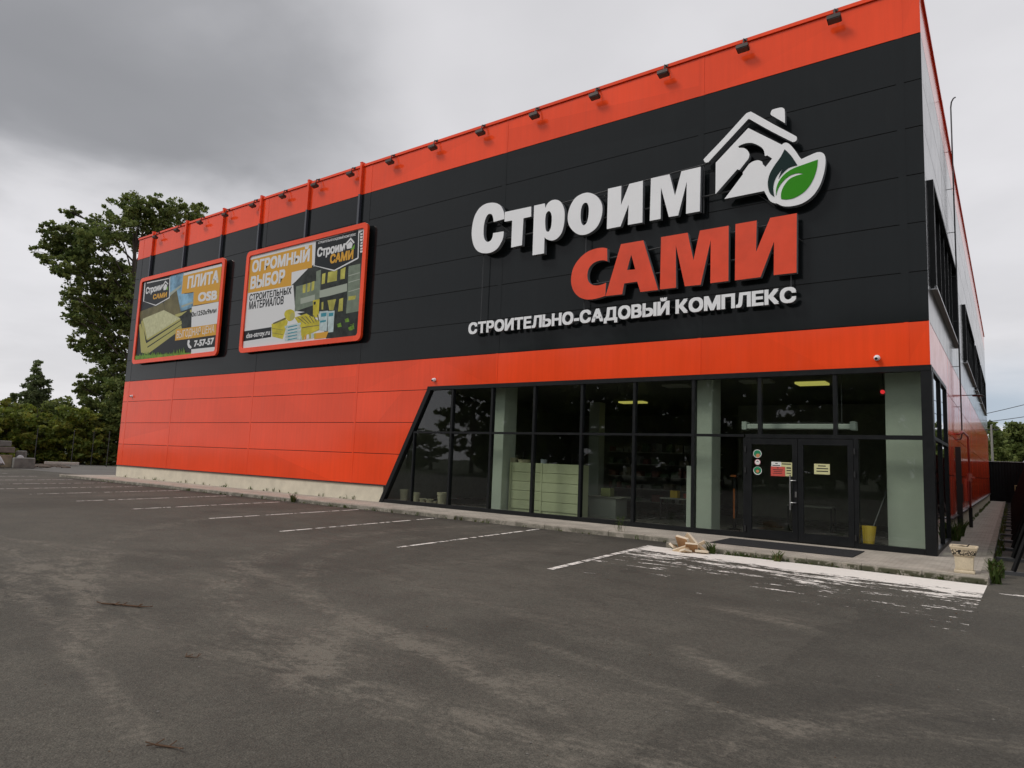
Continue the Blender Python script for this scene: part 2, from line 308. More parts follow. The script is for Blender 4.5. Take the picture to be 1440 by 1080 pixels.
# ------------------------------------------------------------------ mesh helpers
class MB:
    def __init__(s): s.v = []; s.f = []; s.mi = []
    def add(s, vs, fs, mi=0):
        k = len(s.v); s.v += [tuple(q) for q in vs]; s.f += [tuple(i+k for i in f) for f in fs]; s.mi += [mi]*len(fs)
    def box(s, x0, y0, z0, x1, y1, z1, mi=0):
        s.add([(x0, y0, z0), (x1, y0, z0), (x1, y1, z0), (x0, y1, z0), (x0, y0, z1), (x1, y0, z1), (x1, y1, z1), (x0, y1, z1)],
              [(0, 3, 2, 1), (4, 5, 6, 7), (0, 1, 5, 4), (1, 2, 6, 5), (2, 3, 7, 6), (3, 0, 4, 7)], mi)
    def bbox(s, x0, y0, z0, x1, y1, z1, b=.01, mi=0):
        """box with chamfered edges"""
        bm = bmesh.new(); bmesh.ops.create_cube(bm, size=1)
        for v in bm.verts: v.co = Vector(((x0+x1)/2+v.co.x*(x1-x0), (y0+y1)/2+v.co.y*(y1-y0), (z0+z1)/2+v.co.z*(z1-z0)))
        bmesh.ops.bevel(bm, geom=bm.edges[:], offset=b, segments=1, affect='EDGES'); s.bm(bm, mi)
    def bm(s, bm, mi=0):
        bm.verts.ensure_lookup_table(); bm.verts.index_update()
        s.add([v.co[:] for v in bm.verts], [[v.index for v in f.verts] for f in bm.faces], mi); bm.free()
    def prism(s, poly, y0, y1, mi=0, side=None):
        """polygon in x,z (front face at y0) extruded back to y1"""
        n = len(poly); a = sum(poly[i][0]*poly[(i+1) % n][1]-poly[(i+1) % n][0]*poly[i][1] for i in range(n))
        if a < 0: poly = poly[::-1]
        s.add([(x, y0, z) for x, z in poly]+[(x, y1, z) for x, z in poly], [tuple(range(n)), tuple(range(2*n-1, n-1, -1))], mi)
        k = len(s.v)-2*n
        for i in range(n):
            j = (i+1) % n; s.f.append((k+i, k+n+i, k+n+j, k+j)); s.mi.append(mi if side is None else side)
    def tube(s, pts, r, seg=8, mi=0, cap=True):
        pts = [Vector(p) for p in pts]; n = len(pts); rs = r if isinstance(r, (list, tuple)) else [r]*n; k = len(s.v)
        ref = None
        for i, p in enumerate(pts):
            t = (pts[min(i+1, n-1)]-pts[max(i-1, 0)]).normalized()
            if ref is None: ref = Vector((0, 0, 1)) if abs(t.z) < .9 else Vector((1, 0, 0))
            a = t.cross(ref).normalized(); b = a.cross(t); ref = b
            for q in range(seg):
                w = 2*math.pi*q/seg; s.v.append(tuple(p+(a*math.cos(w)+b*math.sin(w))*rs[i]))
        for i in range(n-1):
            for q in range(seg):
                w = (q+1) % seg; s.f.append((k+i*seg+q, k+i*seg+w, k+(i+1)*seg+w, k+(i+1)*seg+q)); s.mi.append(mi)
        if cap:
            s.f.append(tuple(k+q for q in range(seg))[::-1]); s.f.append(tuple(k+(n-1)*seg+q for q in range(seg))); s.mi += [mi, mi]
    def lathe(s, prof, seg=20, c=(0, 0, 0), mi=0, square=False):
        k = len(s.v); n = len(prof)
        for r, z in prof:
            for q in range(seg):
                w = 2*math.pi*(q+.5)/seg; cx, cy = math.cos(w), math.sin(w)
                if square: e = max(abs(cx), abs(cy)); e = e**.85; cx /= e; cy /= e
                s.v.append((c[0]+r*cx, c[1]+r*cy, c[2]+z))
        for i in range(n-1):
            for q in range(seg):
                w = (q+1) % seg; s.f.append((k+i*seg+q, k+i*seg+w, k+(i+1)*seg+w, k+(i+1)*seg+q)); s.mi.append(mi)
        s.f.append(tuple(k+q for q in range(seg))[::-1]); s.f.append(tuple(k+(n-1)*seg+q for q in range(seg))); s.mi += [mi, mi]
    def build(s, name, mats, parent=None, smooth=False, fix=False):
        me = bpy.data.meshes.new(name); me.from_pydata(s.v, [], s.f)
        for m in (mats if isinstance(mats, list) else [mats]): me.materials.append(m)
        me.polygons.foreach_set('material_index', s.mi)
        if fix:
            b = bmesh.new(); b.from_mesh(me); bmesh.ops.recalc_face_normals(b, faces=b.faces[:]); b.to_mesh(me); b.free()
        if smooth: me.polygons.foreach_set('use_smooth', [True]*len(me.polygons))
        me.update(); o = bpy.data.objects.new(name, me); COL.objects.link(o)
        if parent is not None:
            o.parent = parent; o.matrix_parent_inverse = Matrix.Translation(-world_loc(parent))
        return o
def world_loc(o):
    """parts are written in scene coordinates: undo where the parent stands"""
    v = Vector(o.location)
    if o.parent is not None: v = Vector((0, 0, 0)) if o.type == 'MESH' else v
    return v
def tag(o, label, cat, group=None):
    o['label'] = label; o['category'] = cat
    if group: o['group'] = group
    return o
def thing(name, label, cat, loc=(0, 0, 0), group=None):
    o = bpy.data.objects.new(name, None); o.empty_display_size = .2; o.location = loc; COL.objects.link(o); return tag(o, label, cat, group)
def setting(o, kind='structure'): o['kind'] = kind; return o
def smooth_poly(pts, step=7):
    """closed outline; a trailing 'c' marks a corner, the rest are Catmull-Rom points"""
    P = [(p[0], p[1]) for p in pts]; C = [len(p) > 2 for p in pts]; n = len(P); out = []
    for i in range(n):
        p1, p2 = P[i], P[(i+1) % n]; p0 = P[i-1] if not C[i] else p1; p3 = P[(i+2) % n] if not C[(i+1) % n] else p2
        if C[i] and C[(i+1) % n]: out.append(p1); continue
        for k in range(step):
            t = k/step
            out.append(tuple(.5*((2*b)+(-a+c)*t+(2*a-5*b+4*c-d)*t*t+(-a+3*b-3*c+d)*t**3) for a, b, c, d in zip(p0, p1, p2, p3)))
    return out
def with_holes(mb, outer, holes, y0, y1, mi=0, side=1):
    """outline with holes, filled by a curve and given thickness"""
    cu = bpy.data.curves.new('tmp', 'CURVE'); cu.dimensions = '2D'; cu.fill_mode = 'BOTH'
    for loop in [outer]+holes:
        sp = cu.splines.new('POLY'); sp.points.add(len(loop)-1); sp.use_cyclic_u = True
        for pt, (x, z) in zip(sp.points, loop): pt.co = (x, z, 0, 1)
    ob = bpy.data.objects.new('tmp', cu); COL.objects.link(ob)
    bpy.context.view_layer.update()
    me = ob.evaluated_get(bpy.context.evaluated_depsgraph_get()).to_mesh()
    vs = [v.co.copy() for v in me.vertices]; fs = []
    for p in me.polygons:
        ii = list(p.vertices)
        if len(ii) < 3: continue
        a = sum(vs[ii[q]].x*vs[ii[(q+1) % len(ii)]].y-vs[ii[(q+1) % len(ii)]].x*vs[ii[q]].y for q in range(len(ii)))
        fs.append(ii if a > 0 else ii[::-1])
    bpy.data.objects.remove(ob); bpy.data.curves.remove(cu)
    mb.add([(v.x, y0, v.y) for v in vs], fs, mi); mb.add([(v.x, y1, v.y) for v in vs], [f[::-1] for f in fs], mi)
    for li, loop in enumerate([outer]+holes):
        n = len(loop); a = sum(loop[i][0]*loop[(i+1) % n][1]-loop[(i+1) % n][0]*loop[i][1] for i in range(n))
        if (a < 0) == (li == 0): loop = loop[::-1]
        mb.add([(x, y0, z) for x, z in loop]+[(x, y1, z) for x, z in loop], [(i, n+i, n+(i+1) % n, (i+1) % n) for i in range(n)], side)
_tc = {}
def glyphs(body, off):
    k = (body, off)
    if k not in _tc:
        c = bpy.data.curves.new('tmp', 'FONT'); c.body = body; c.offset = off; c.size = 1; c.resolution_u = 4
        o = bpy.data.objects.new('tmp', c); COL.objects.link(o); bpy.context.view_layer.update()
        me = o.evaluated_get(bpy.context.evaluated_depsgraph_get()).to_mesh()
        v = [tuple(q.co) for q in me.vertices]; f = [tuple(p.vertices) for p in me.polygons]
        bpy.data.objects.remove(o); bpy.data.curves.remove(c); _tc[k] = (v, f)
    return _tc[k]
def ring(w): return [(0, 0)] + [(w*1.3*math.cos(R(45*k)), w*1.15*math.sin(R(45*k))) for k in (1, 3, 5, 7)] if w else [(0, 0)]
def text(mb, body, x0, z0, x1, z1, y, mi=0, off=.02, slant=0, skew=0):
    """flat lettering filling the box x0..x1, z0..z1 on the plane y (z measured on the capitals)"""
    v, f = glyphs(body, 0); w = off; off = off*.8
    xs = [q[0] for q in v]; cap = .727+2*off; lo = min(xs)-w; hi = max(xs)+w
    for k, (dx, dz) in enumerate(ring(w)):
        P = [(x0+(q[0]+dx-lo)/(hi-lo)*(x1-x0), (q[1]+dz+off)/cap) for q in v]
        mb.add([(a+slant*b*(z1-z0), y-.0004*k, z0+b*(z1-z0)+skew*(a-x0)) for a, b in P], f, mi)
def clip(poly, a, b, c):
    """keep a*x + b*z <= c"""
    out = []; n = len(poly)
    for i in range(n):
        p, q = poly[i], poly[(i+1) % n]; dp = a*p[0]+b*p[1]-c; dq = a*q[0]+b*q[1]-c
        if dp <= 0: out.append(p)
        if dp*dq < 0: t = dp/(dp-dq); out.append((p[0]+t*(q[0]-p[0]), p[1]+t*(q[1]-p[1])))
    return out

# ------------------------------------------------------------------ the setting: ground
GZ = -.11
def sheet(name, x0, y0, x1, y1, z, m, n=1):
    b = MB()
    b.add([(x0, y0, z), (x1, y0, z), (x1, y1, z), (x0, y1, z)], [(0, 1, 2, 3)]); return setting(b.build(name, m))
sheet('ground', -900, -900, 900, 900, GZ-.012, GRASS)
b = MB(); b.add([(-62, -40, GZ), (14, -40, GZ), (14, 53, GZ), (-41, 53, GZ), (-64, 8, GZ), (-72, 8.5, GZ), (-90, -14, GZ), (-90, -40, GZ)], [(0, 1, 2, 3, 4, 5, 6, 7)]); setting(b.build('asphalt', ASPH))
b = MB(); b.add([(-66, -1, GZ+.004), (-39.7, .3, GZ+.004), (-39.7, 12, GZ+.004), (-64.5, 9.5, GZ+.004)], [(0, 1, 2, 3)])
setting(b.build('concrete_apron', mat('grey_apron', (.125, .118, .108), .95, var=.15, scale=.5, var2=.1, scale2=20)))
# walkway with kerb: a raised slab round the front and the right side
def slab(outline, name, top, kerb, w=.16):
    b = MB(); n = len(outline)
    b.add([(x, y, 0) for x, y in outline], [tuple(range(n))], 0)
    for i in range(n):
        p, q = outline[i], outline[(i+1) % n]
        b.add([(*p, GZ-.02), (*q, GZ-.02), (*q, 0), (*p, 0)], [(0, 1, 2, 3)], 1)
    return b
out = [(-41.2, -2.2), (-5.15, -1.98), (-5.05, -3.08), (1.02, -3.2), (1.0, 51.9), (.02, 51.9), (.02, .02), (-39.58, .02), (-41.0, .6)]
b = slab(out, 'walkway', PAVE, CONC)
setting(b.build('walkway', [PAVE, CONC]))
def kerb_run(pts, w):
    b = MB()
    for (p, q) in zip(pts[:-1], pts[1:]):
        p, q = Vector((*p, 0)), Vector((*q, 0)); L = (q-p).length; d = (q-p)/L; nrm = Vector((d.y, -d.x, 0)); k = max(1, int(L/1.0)); s = L/k
        for i in range(k):
            a = p+d*(i*s+.006); c = p+d*((i+1)*s-.006); jz = random.uniform(-.004, .006); jo = nrm*random.uniform(.0, .012)
            vs = [a+jo, c+jo, c-nrm*w+jo, a-nrm*w+jo]
            e = Vector((0, 0, 1)); t = .018+jz
            vv = [v-e*.14 for v in vs]+[v+e*(t-.015) for v in vs]
            ins = [vs[0]-nrm*.015, vs[1]-nrm*.015, vs[2]+nrm*.005, vs[3]+nrm*.005]; vv += [v+e*t for v in ins]
            b.add(vv, [(0, 1, 5, 4), (1, 2, 6, 5), (2, 3, 7, 6), (3, 0, 4, 7), (4, 5, 9, 8), (5, 6, 10, 9), (6, 7, 11, 10), (7, 4, 8, 11), (8, 9, 10, 11)])
    return b
def mossy():
    m = CONC.copy(); m.name = 'mossy_kerb'; g = NT(m.node_tree); b = g.n['Principled BSDF']; src = b.inputs['Base Color'].links[0].from_socket
    o = g.n.new('ShaderNodeTexCoord').outputs['Object']; x, y, z = g.sep(o)
    k = g.m('ADD', g.noise(o, 3.2, 6, .65), g.m('MULTIPLY', g.noise(o, 22, 3, .6), .25)); k = g.m('MULTIPLY', g.ss(k, .52, .66), g.ss(x, -5.5, -2.0, .5, .95))
    k = g.m('MULTIPLY', k, g.ss(z, .012, -.03, .12, 1))
    g.l.new(g.mix(k, src, (.045, .048, .022)), b.inputs['Base Color']); return m
MOSSY = mossy()
setting(kerb_run([(-41.25, -2.22), (-5.16, -2.0), (-5.08, -3.11), (1.04, -3.23)], .15).build('kerb', MOSSY, fix=True))
setting(kerb_run([(1.04, -3.2), (1.03, 51.9)], .15).build('side_kerb', MOSSY, fix=True))
# parking bay lines
for k, (x0, y0, x1, y1) in enumerate([(-9.25, -2.2, -8.81, -8.09), (-13.05, -2.2, -12.46, -8.3), (-16.61, -2.25, -16.0, -8.0), (-20.6, -2.3, -19.58, -8.34), (-24.21, -2.3, -23.11, -8.59), (-28.0, -2.3, -26.86, -8.55), (-31.21, -2.4, -30.18, -8.4), (-34.46, -2.65, -33.52, -8.2), (-37.7, -2.9, -36.87, -8.3), (-41.5, -3.2, -40.6, -8.4), (-45.2, -3.4, -44.3, -8.5)]):
    d = Vector((x1-x0, y1-y0, 0)).normalized(); s = Vector((d.y, -d.x, 0))*.05; b = MB(); a = Vector((x0, y0, GZ+.004)); c = Vector((x1, y1, GZ+.004))
    b.add([a-s, c-s, c+s, a+s], [(0, 1, 2, 3)]); setting(b.build('parking_line', LINEP, fix=True))
b = MB()
b.add([(-5.50, -3.13, GZ+.005), (-5.02, -8.1, GZ+.005), (.9, -8.4, GZ+.005), (1.02, -3.30, GZ+.005)], [(0, 1, 2, 3)]); setting(b.build('no_parking_zone_marking', ZONEP))
b = MB(); b.add([(-5.56, -3.1, GZ+.009), (-5.20, -8.0, GZ+.009), (-5.07, -8.0, GZ+.009), (-5.42, -3.1, GZ+.009)], [(0, 1, 2, 3)]); setting(b.build('zone_edge_line', LINEP))
b = MB(); b.add([(1.2, -4.2, GZ+.004), (2.4, -4.25, GZ+.004), (2.4, -4.10, GZ+.004), (1.2, -4.05, GZ+.004)], [(0, 1, 2, 3)]); setting(b.build('faded_line', worn_paint('faded_paint', .54, 3)))

# ------------------------------------------------------------------ the store
L, D = 39.6, 51.2
ZB = [.637, 1.825, 3.025, 4.23, 5.39, 6.59, 7.79, 8.99, 10.19, 11.385, 12.58, 13.80]
XC = [-L, -39.05, -34.13, -26.88, -19.7, -12.67, -5.52, -.46, 0]
store = thing('store_building', 'large flat roofed shop clad in orange and charcoal panels with a glazed corner entrance', 'building', (0, 0, 0))
SL = lambda z: -17.89+(z-.16)*.5146           # slanted edge of the shop window
g_ = .011
def tilt(mb, n):                                     # no sheet hangs perfectly flat
    k = len(mb.v)-2*n; xs = [mb.v[k+i][0] for i in range(n)]; zs = [mb.v[k+i][2] for i in range(n)]; a, c_ = random.uniform(-.0022, .0022), random.uniform(-.0022, .0022)
    x0, x1, z0, z1 = min(xs), max(xs), min(zs), max(zs)
    for i in range(n): v = mb.v[k+i]; mb.v[k+i] = (v[0], v[1]+.0045*0+a*((v[0]-x0)/(x1-x0)-.5)+c_*((v[2]-z0)/(z1-z0)-.5), v[2])
front = {0: MB(), 1: MB(), 2: MB()}
def colour(zi): return 0 if zi < 4 else (2 if zi >= 10 else 1)
for zi in range(11):
    for xi in range(len(XC)-1):
        x0, x1, z0, z1 = XC[xi], XC[xi+1], ZB[zi], ZB[zi+1]
        h = .004 if xi in (0, 7) else g_*.5
        if zi == 3 and x1 > -15.5:
            parts = [[(x0, 4.325), (x1, 4.325), (x1, z1), (x0, z1)]]
            if x0 < -15.7: parts = [[(x0, z0), (-15.79, z0), (-15.74, 4.325), (-15.74, z1), (x0, z1)], [(-15.737, 4.325), (x1, 4.325), (x1, z1), (-15.737, z1)]]
        else: parts = [[(x0, z0), (x1, z0), (x1, z1), (x0, z1)]]
        for poly in parts:
            xa = min(p[0] for p in poly)
            q = [(min(max(px, x0+g_*.2), x1-g_*.2), min(max(pz, z0+(g_ if pz < 4.3 or zi != 3 else 0)), z1-g_)) for px, pz in poly]
            if zi < 3: q = clip(q, 1, -.5146, -17.89-.16*.5146)
            if len(q) >= 3: front[colour(zi)].prism(q, 0, .014); tilt(front[colour(zi)], len(q))
for xc in XC[1:-1]:                                  # vertical joint covers, slightly proud
    w = .085
    front[1].box(xc-w, -.007, ZB[4]+.004, xc+w, .006, ZB[10]-.004)
    front[2].box(xc-w, -.007, ZB[10]+.004, xc+w, .006, ZB[11]-.06)
    lo = ZB[0]+.004
    if xc > -15.7: lo = 4.33
    front[0].box(xc-w*.6, -.007, lo, xc+w*.6, .006, ZB[4]-.004)
# side wall (x = 0 plane)
YC = [.22, 5.8, 10.6, 15.4, 20.2, 26.4, 33.7, 39.4, 45.3, D]
SW = [(1.15, 10.45, 6.5, 9.12), (16.3, 25.7, 6.78, 9.12), (27.6, 34.4, 6.8, 9.15), (35.8, 46.3, 6.82, 9.15)]
side = {0: MB(), 1: MB(), 2: MB()}
def sprism(mb, poly, x0, x1):                        # polygon in y,z facing +x
    n = len(poly); a = sum(poly[i][0]*poly[(i+1) % n][1]-poly[(i+1) % n][0]*poly[i][1] for i in range(n))
    if a < 0: poly = poly[::-1]
    mb.add([(x0, y, z) for y, z in poly]+[(x1, y, z) for y, z in poly], [tuple(range(n)), tuple(range(2*n-1, n-1, -1))]+[(i, n+i, n+(i+1) % n, (i+1) % n) for i in range(n)])
for zi in range(11):
    for yi in range(len(YC)-1):
        rects = [(YC[yi]+.022, YC[yi+1]-.022, ZB[zi]+.011, ZB[zi+1]-.011)]
        holes = SW+[(-1, 4.55, -1, 4.33)]
        for hy0, hy1, hz0, hz1 in holes:
            nr = []
            for a0, a1, c0, c1 in rects:
                if hy0 >= a1 or hy1 <= a0 or hz0 >= c1 or hz1 <= c0: nr.append((a0, a1, c0, c1)); continue
                if a0 < hy0: nr.append((a0, hy0, c0, c1))
                if a1 > hy1: nr.append((hy1, a1, c0, c1))
                m0, m1 = max(a0, hy0), min(a1, hy1)
                if c0 < hz0: nr.append((m0, m1, c0, hz0))
                if c1 > hz1: nr.append((m0, m1, hz1, c1))
            rects = nr
        for a0, a1, c0, c1 in rects: sprism(side[colour(zi)], [(a0, c0), (a1, c0), (a1, c1), (a0, c1)], 0, -.014)
    lo = ZB[zi]
    if zi == 3: lo = 4.34
    if zi >= 3: side[colour(zi)].box(-.0138, .002, lo+.004, .006, .2, ZB[zi+1]-.004)       # corner trim
front[0].build('lower_orange_cladding', ORANGE, store); front[2].build('parapet_cladding', ORANGE, store); front[1].build('charcoal_cladding', DARK, store)
side[0].build('lower_orange_side_cladding', ORANGE, store); side[2].build('side_parapet_cladding', ORANGE, store); side[1].build('charcoal_side_cladding', DARK, store)
b = MB()                                             # wall core behind the cladding = dark joints
T = .3
b.prism([(-L+.01, .615), (SL(.615)-.1, .615), (SL(4.4)-.1, 4.4), (-.02, 4.4), (-.02, 13.7), (-L+.01, 13.7)], .0145, T)
for a0, a1, c0, c1 in [(.31, D-.01, 4.4, 6.5), (.31, D-.01, 9.15, 13.7), (.31, 1.15, 6.5, 9.15), (10.45, 16.3, 6.5, 9.15), (25.7, 27.6, 6.5, 9.15), (34.4, 35.8, 6.5, 9.15), (46.3, D-.01, 6.5, 9.15), (4.6, D-.01, .615, 4.4)]:
    sprism(b, [(a0, c0), (a1, c0), (a1, c1), (a0, c1)], -.0145, -T)
b.box(-L+.01, D-.3, .3, -.32, D-.01, 13.7); b.box(-L+.01, .31, .615, -L+.3, D-.31, 13.7)
b.build('wall_core', GROOVE, store)
b = MB(); b.box(-L, .02, ZB[0]+.01, -L-.012, D, ZB[4]); b.box(-L, .02, ZB[10], -L-.012, D, 13.79); b.build('left_cladding', ORANGE, store, fix=True)
b = MB(); b.box(-L, .02, ZB[4]+.003, -L-.012, D, ZB[10]-.003); b.build('left_charcoal_cladding', DARK, store, fix=True)
b = MB(); b.box(-L+.02, .02, -.2, SL(.35)-.08, .28, .60); b.box(-.30, 4.62, -.2, -.02, D-.02, .60); b.box(-L+.02, .29, -.2, -L+.2, D-.02, .60)
b.build('plinth', PLINTH, store)
b = MB(); b.box(-L-.02, -.03, .602, SL(.6)-.02, .01, .64); b.box(-.01, 4.6, .602, .09, D, .64); b.build('plinth_flashing', FLASH, store)
b = MB(); b.box(-L-.05, -.05, 13.80, .05, .40, 13.90); b.box(-.40, .402, 13.80, .05, D+.05, 13.90); b.box(-L-.05, .402, 13.80, -L+.35, D+.05, 13.9); b.box(-L+.352, D-.35, 13.80, -.402, D+.05, 13.9)
b.build('coping', ORANGE, store)
b = MB(); b.box(-L+.31, .31, 13.3, -.31, D-.31, 13.4); b.build('roof', mat('roof_membrane', (.2, .2, .2), .9), store)

# shop window and door frames
fr = MB(); Yf = -.06
def bar(x0, z0, x1, z1, y0=Yf, y1=.10): fr.box(x0, y0, z0, x1, y1, z1)
fr.prism([(-15.79, 4.20), (.03, 4.20), (.03, 4.335), (-15.745, 4.335)], -.09, .12)           # head
fr.prism([(-17.97, 0.0), (-17.78, 0.0), (-15.60, 4.195), (-15.795, 4.195)], -.08, .12)       # slanted jamb
fr.prism([(-17.775, .002), (-4.20, .002), (-4.20, .13), (-17.71, .13)], Yf, .1)              # sill left
fr.box(-1.57, Yf, .002, -.195, .1, .13)
fr.box(-.19, -.085, .0, .035, .02, 4.195); fr.box(-.02, .022, 0, .04, .25, 4.195)            # corner post
XM = [-14.55, -12.76, -11.02, -9.24, -7.46, -5.66]
for x in XM: bar(x-.042, .132, x+.042, 4.198, Yf, .098)
TR = 2.66
xs_tr = [SL(TR)+.08]+XM+[-4.21]
for a0, a1 in zip(xs_tr[:-1], xs_tr[1:]): bar(a0+.043, TR-.035, a1-.043, TR+.035, Yf+.004, .09)
bar(-4.22, TR-.06, -.195, TR+.04, Yf+.002, .1)
for x in (-3.85, -2.03): bar(x-.045, TR+.042, x+.045, 4.198, Yf, .098)
bar(-4.27, .004, -4.18, TR-.062, Yf-.01, .1); bar(-1.63, .004, -1.53, TR-.062, Yf-.01, .1)
bar(-16.35-.03, .132, -16.35+.03, 2.62, Yf+.01, .08)
def frx(y0, z0, y1, z1): fr.box(-.08, y0, z0, .03, y1, z1)
frx(.26, 4.23, 4.55, 4.33); frx(4.46, 0, 4.6, 4.225); frx(.26, .0, 4.455, .10); frx(2.33, .102, 2.42, 4.225); frx(.26, TR-.04, 2.325, TR+.04); frx(2.425, TR-.04, 4.455, TR+.04)
frame = fr.build('shop_window_frame', FRAME, store)
def pane(poly, y=.02):
    b = MB(); b.prism(poly, y, y+.012); b.build('pane', GLASS, frame)
def rect(x0, z0, x1, z1): return [(x0, z0), (x1, z0), (x1, z1), (x0, z1)]
e = .02
pane([(SL(TR)+.1, TR+e), (-14.55-e, TR+e), (-14.55-e, 4.22), (SL(4.22)+.1, 4.22)])
pane([(SL(.1)+.1, .1), (-14.55-e, .1), (-14.55-e, TR-e), (SL(TR)+.1, TR-e)])
xx = [-14.55]+XM[1:]
for a0, a1 in zip(xx[:-1], xx[1:]): pane(rect(a0+e, TR+e, a1-e, 4.22)); pane(rect(a0+e, .1, a1-e, TR-e))
pane(rect(-5.66+e, .1, -4.2-e, TR-e)); pane(rect(-5.66+e, TR+e, -3.85-e, 4.22)); pane(rect(-3.85+e, TR+e, -2.03-e, 4.22)); pane(rect(-2.03+e, TR+e, -.17, 4.22)); pane(rect(-1.55, .1, -.17, TR-e))
for a0, a1 in ((.24, 2.35), (2.4, 4.5)):
    for c0, c1 in ((.08, TR-e), (TR+e, 4.25)):
        b = MB(); sprism(b, [(a0, c0), (a1, c0), (a1, c1), (a0, c1)], -.02, -.032); b.build('pane', GLASS, frame)
def door(x0, x1, hinge):
    b = MB(); z0, z1, w = .03, 2.585, .125; y0, y1 = -.085, -.015
    b.box(x0, y0, z0, x0+w, y1, z1); b.box(x1-w, y0, z0, x1, y1, z1); b.box(x0+w+.001, y0+.002, z0, x1-w-.001, y1, z0+.22); b.box(x0+w+.001, y0+.002, z1-.15, x1-w-.001, y1, z1)
    d = b.build('door', FRAME, store)
    b = MB(); b.prism(rect(x0+w-.02, z0+.2, x1-w+.02, z1-.13), -.055, -.043); b.build('door_glass', GLASS, d)
    hx = x0-.03 if hinge < 0 else x1+.03
    for z in (.25, 1.75, 2.3):
        b = MB(); b.tube([(hx, -.10, z-.07), (hx, -.10, z+.07)], .022, 8); b.build('hinge', BLACKP, d)
    return d
dl = door(-4.175, -2.912, -1); dr = door(-2.900, -1.635, 1)
b = MB(); hx, hz0, hz1 = -3.07, .80, 1.68
b.tube([(hx, -.17, hz0), (hx, -.17, hz1)], .018, 10)
for z in (.98, 1.53): b.tube([(hx, -.17, z), (hx+.06, -.17, z+.005), (hx+.12, -.13, z+.005), (hx+.13, -.085, z+.005)], .013, 8)
b.build('handle', GALV, dl)
b = MB(); b.bbox(-2.975, -.095, 1.12, -2.935, -.084, 1.26, .003); b.build('lock', GALV, dl)

# side ribbon windows
for (y0, y1, z0, z1) in SW:
    b = MB(); w = .09
    sprism(b, [(y0-.05, z1), (y1+.05, z1), (y1+.05, z1+w), (y0-.05, z1+w)], .10, -.25); sprism(b, [(y0-.05, z0-w), (y1+.05, z0-w), (y1+.05, z0), (y0-.05, z0)], .06, -.25)
    sprism(b, [(y0-.05, z0+.001), (y0+.06, z0+.001), (y0+.06, z1-.001), (y0-.05, z1-.001)], .10, -.25); sprism(b, [(y1-.06, z0+.001), (y1+.05, z0+.001), (y1+.05, z1-.001), (y1-.06, z1-.001)], .10, -.25)
    n = int((y1-y0)/1.5)
    for k in range(1, n): yy = y0+(y1-y0)*k/n; sprism(b, [(yy-.03, z0+.001), (yy+.03, z0+.001), (yy+.03, z1-.001), (yy-.03, z1-.001)], .01, -.14)
    wf = b.build('window', FRAME, store)
    b = MB(); sprism(b, [(y0, z0), (y1, z0), (y1, z1), (y0, z1)], -.12, -.135); b.build('pane', DGLASS, wf)
    b = MB(); sprism(b, [(y0-.05, z0-w-.035), (y1+.05, z0-w-.035), (y1+.05, z0-w-.002), (y0-.05, z0-w-.002)], .12, 0); sprism(b, [(y0, z0+.001), (y1, z0+.001), (y1, z0+.04), (y0, z0+.04)], .09, 0); b.build('sill', mat('sill_metal', (.55, .56, .58), .35), wf)

# interior shell
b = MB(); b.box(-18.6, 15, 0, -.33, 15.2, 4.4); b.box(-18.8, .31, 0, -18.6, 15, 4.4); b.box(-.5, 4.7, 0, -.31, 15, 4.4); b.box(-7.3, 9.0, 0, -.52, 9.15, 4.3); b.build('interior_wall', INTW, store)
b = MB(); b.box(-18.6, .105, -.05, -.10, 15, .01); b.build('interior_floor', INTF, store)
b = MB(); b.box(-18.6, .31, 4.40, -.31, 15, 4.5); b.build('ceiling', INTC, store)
for x0, x1, y0, y1 in ((-13.22, -12.70, .60, 1.35), (-5.80, -5.35, .60, 1.3), (-1.02, -.22, .62, 1.1), (-13.2, -12.7, 7.4, 7.9)):
    b = MB(); b.bbox(x0, y0, .0105, x1, y1, 4.399, .015); b.build('column', COLM, store)

# ------------------------------------------------------------------ signs
SY = -.35                                            # face of the letters
def tr(off, sc, pts, y=SY):
    out = []
    for p_ in pts:
        w = on_y(off[0]+p_[0]/sc, off[1]+p_[1]/sc, y); out.append((w.x, w.z)+tuple(p_[2:]))
    return out
c = 'c'
C1 = ((640, 260), 7.2); C2 = ((820, 220), 7.2); C4 = ((790, 290), 7.7167); C5 = ((920, 290), 6.857); CL = ((940, 130), 5.1423); PX = ((0, 0), 1)
sign = thing('shop_name_sign', 'raised white and orange letters naming the shop, with house, hammer and leaf emblem', 'sign', tuple(on_y(900, 330, 0)))
def letter(frm, outer, holes=(), m=WHITE, thick=.16, name='letter', y=SY):
    b = MB(); with_holes(b, smooth_poly(tr(*frm, outer, y)), [smooth_poly(tr(*frm, h, y)) for h in holes], y, y+thick, 0, 1)
    return b.build(name, [m, SIGNSIDE], sign)
letter(C1, [(498, 345, c), (495, 285), (470, 222), (430, 190), (375, 180), (310, 192), (250, 232), (205, 300), (178, 390), (168, 490), (178, 580), (205, 645), (245, 680), (295, 692), (360, 685), (425, 645), (470, 575), (488, 520), (492, 470, c), (385, 488, c), (378, 530), (360, 562), (332, 577), (308, 565), (292, 530), (288, 480), (292, 410), (305, 350), (325, 308), (348, 293), (372, 300), (384, 330), (390, 375, c)])
letter(C1, [(503, 275, c), (770, 218, c), (770, 320, c), (692, 338, c), (676, 610, c), (567, 634, c), (578, 360, c), (500, 372, c)])
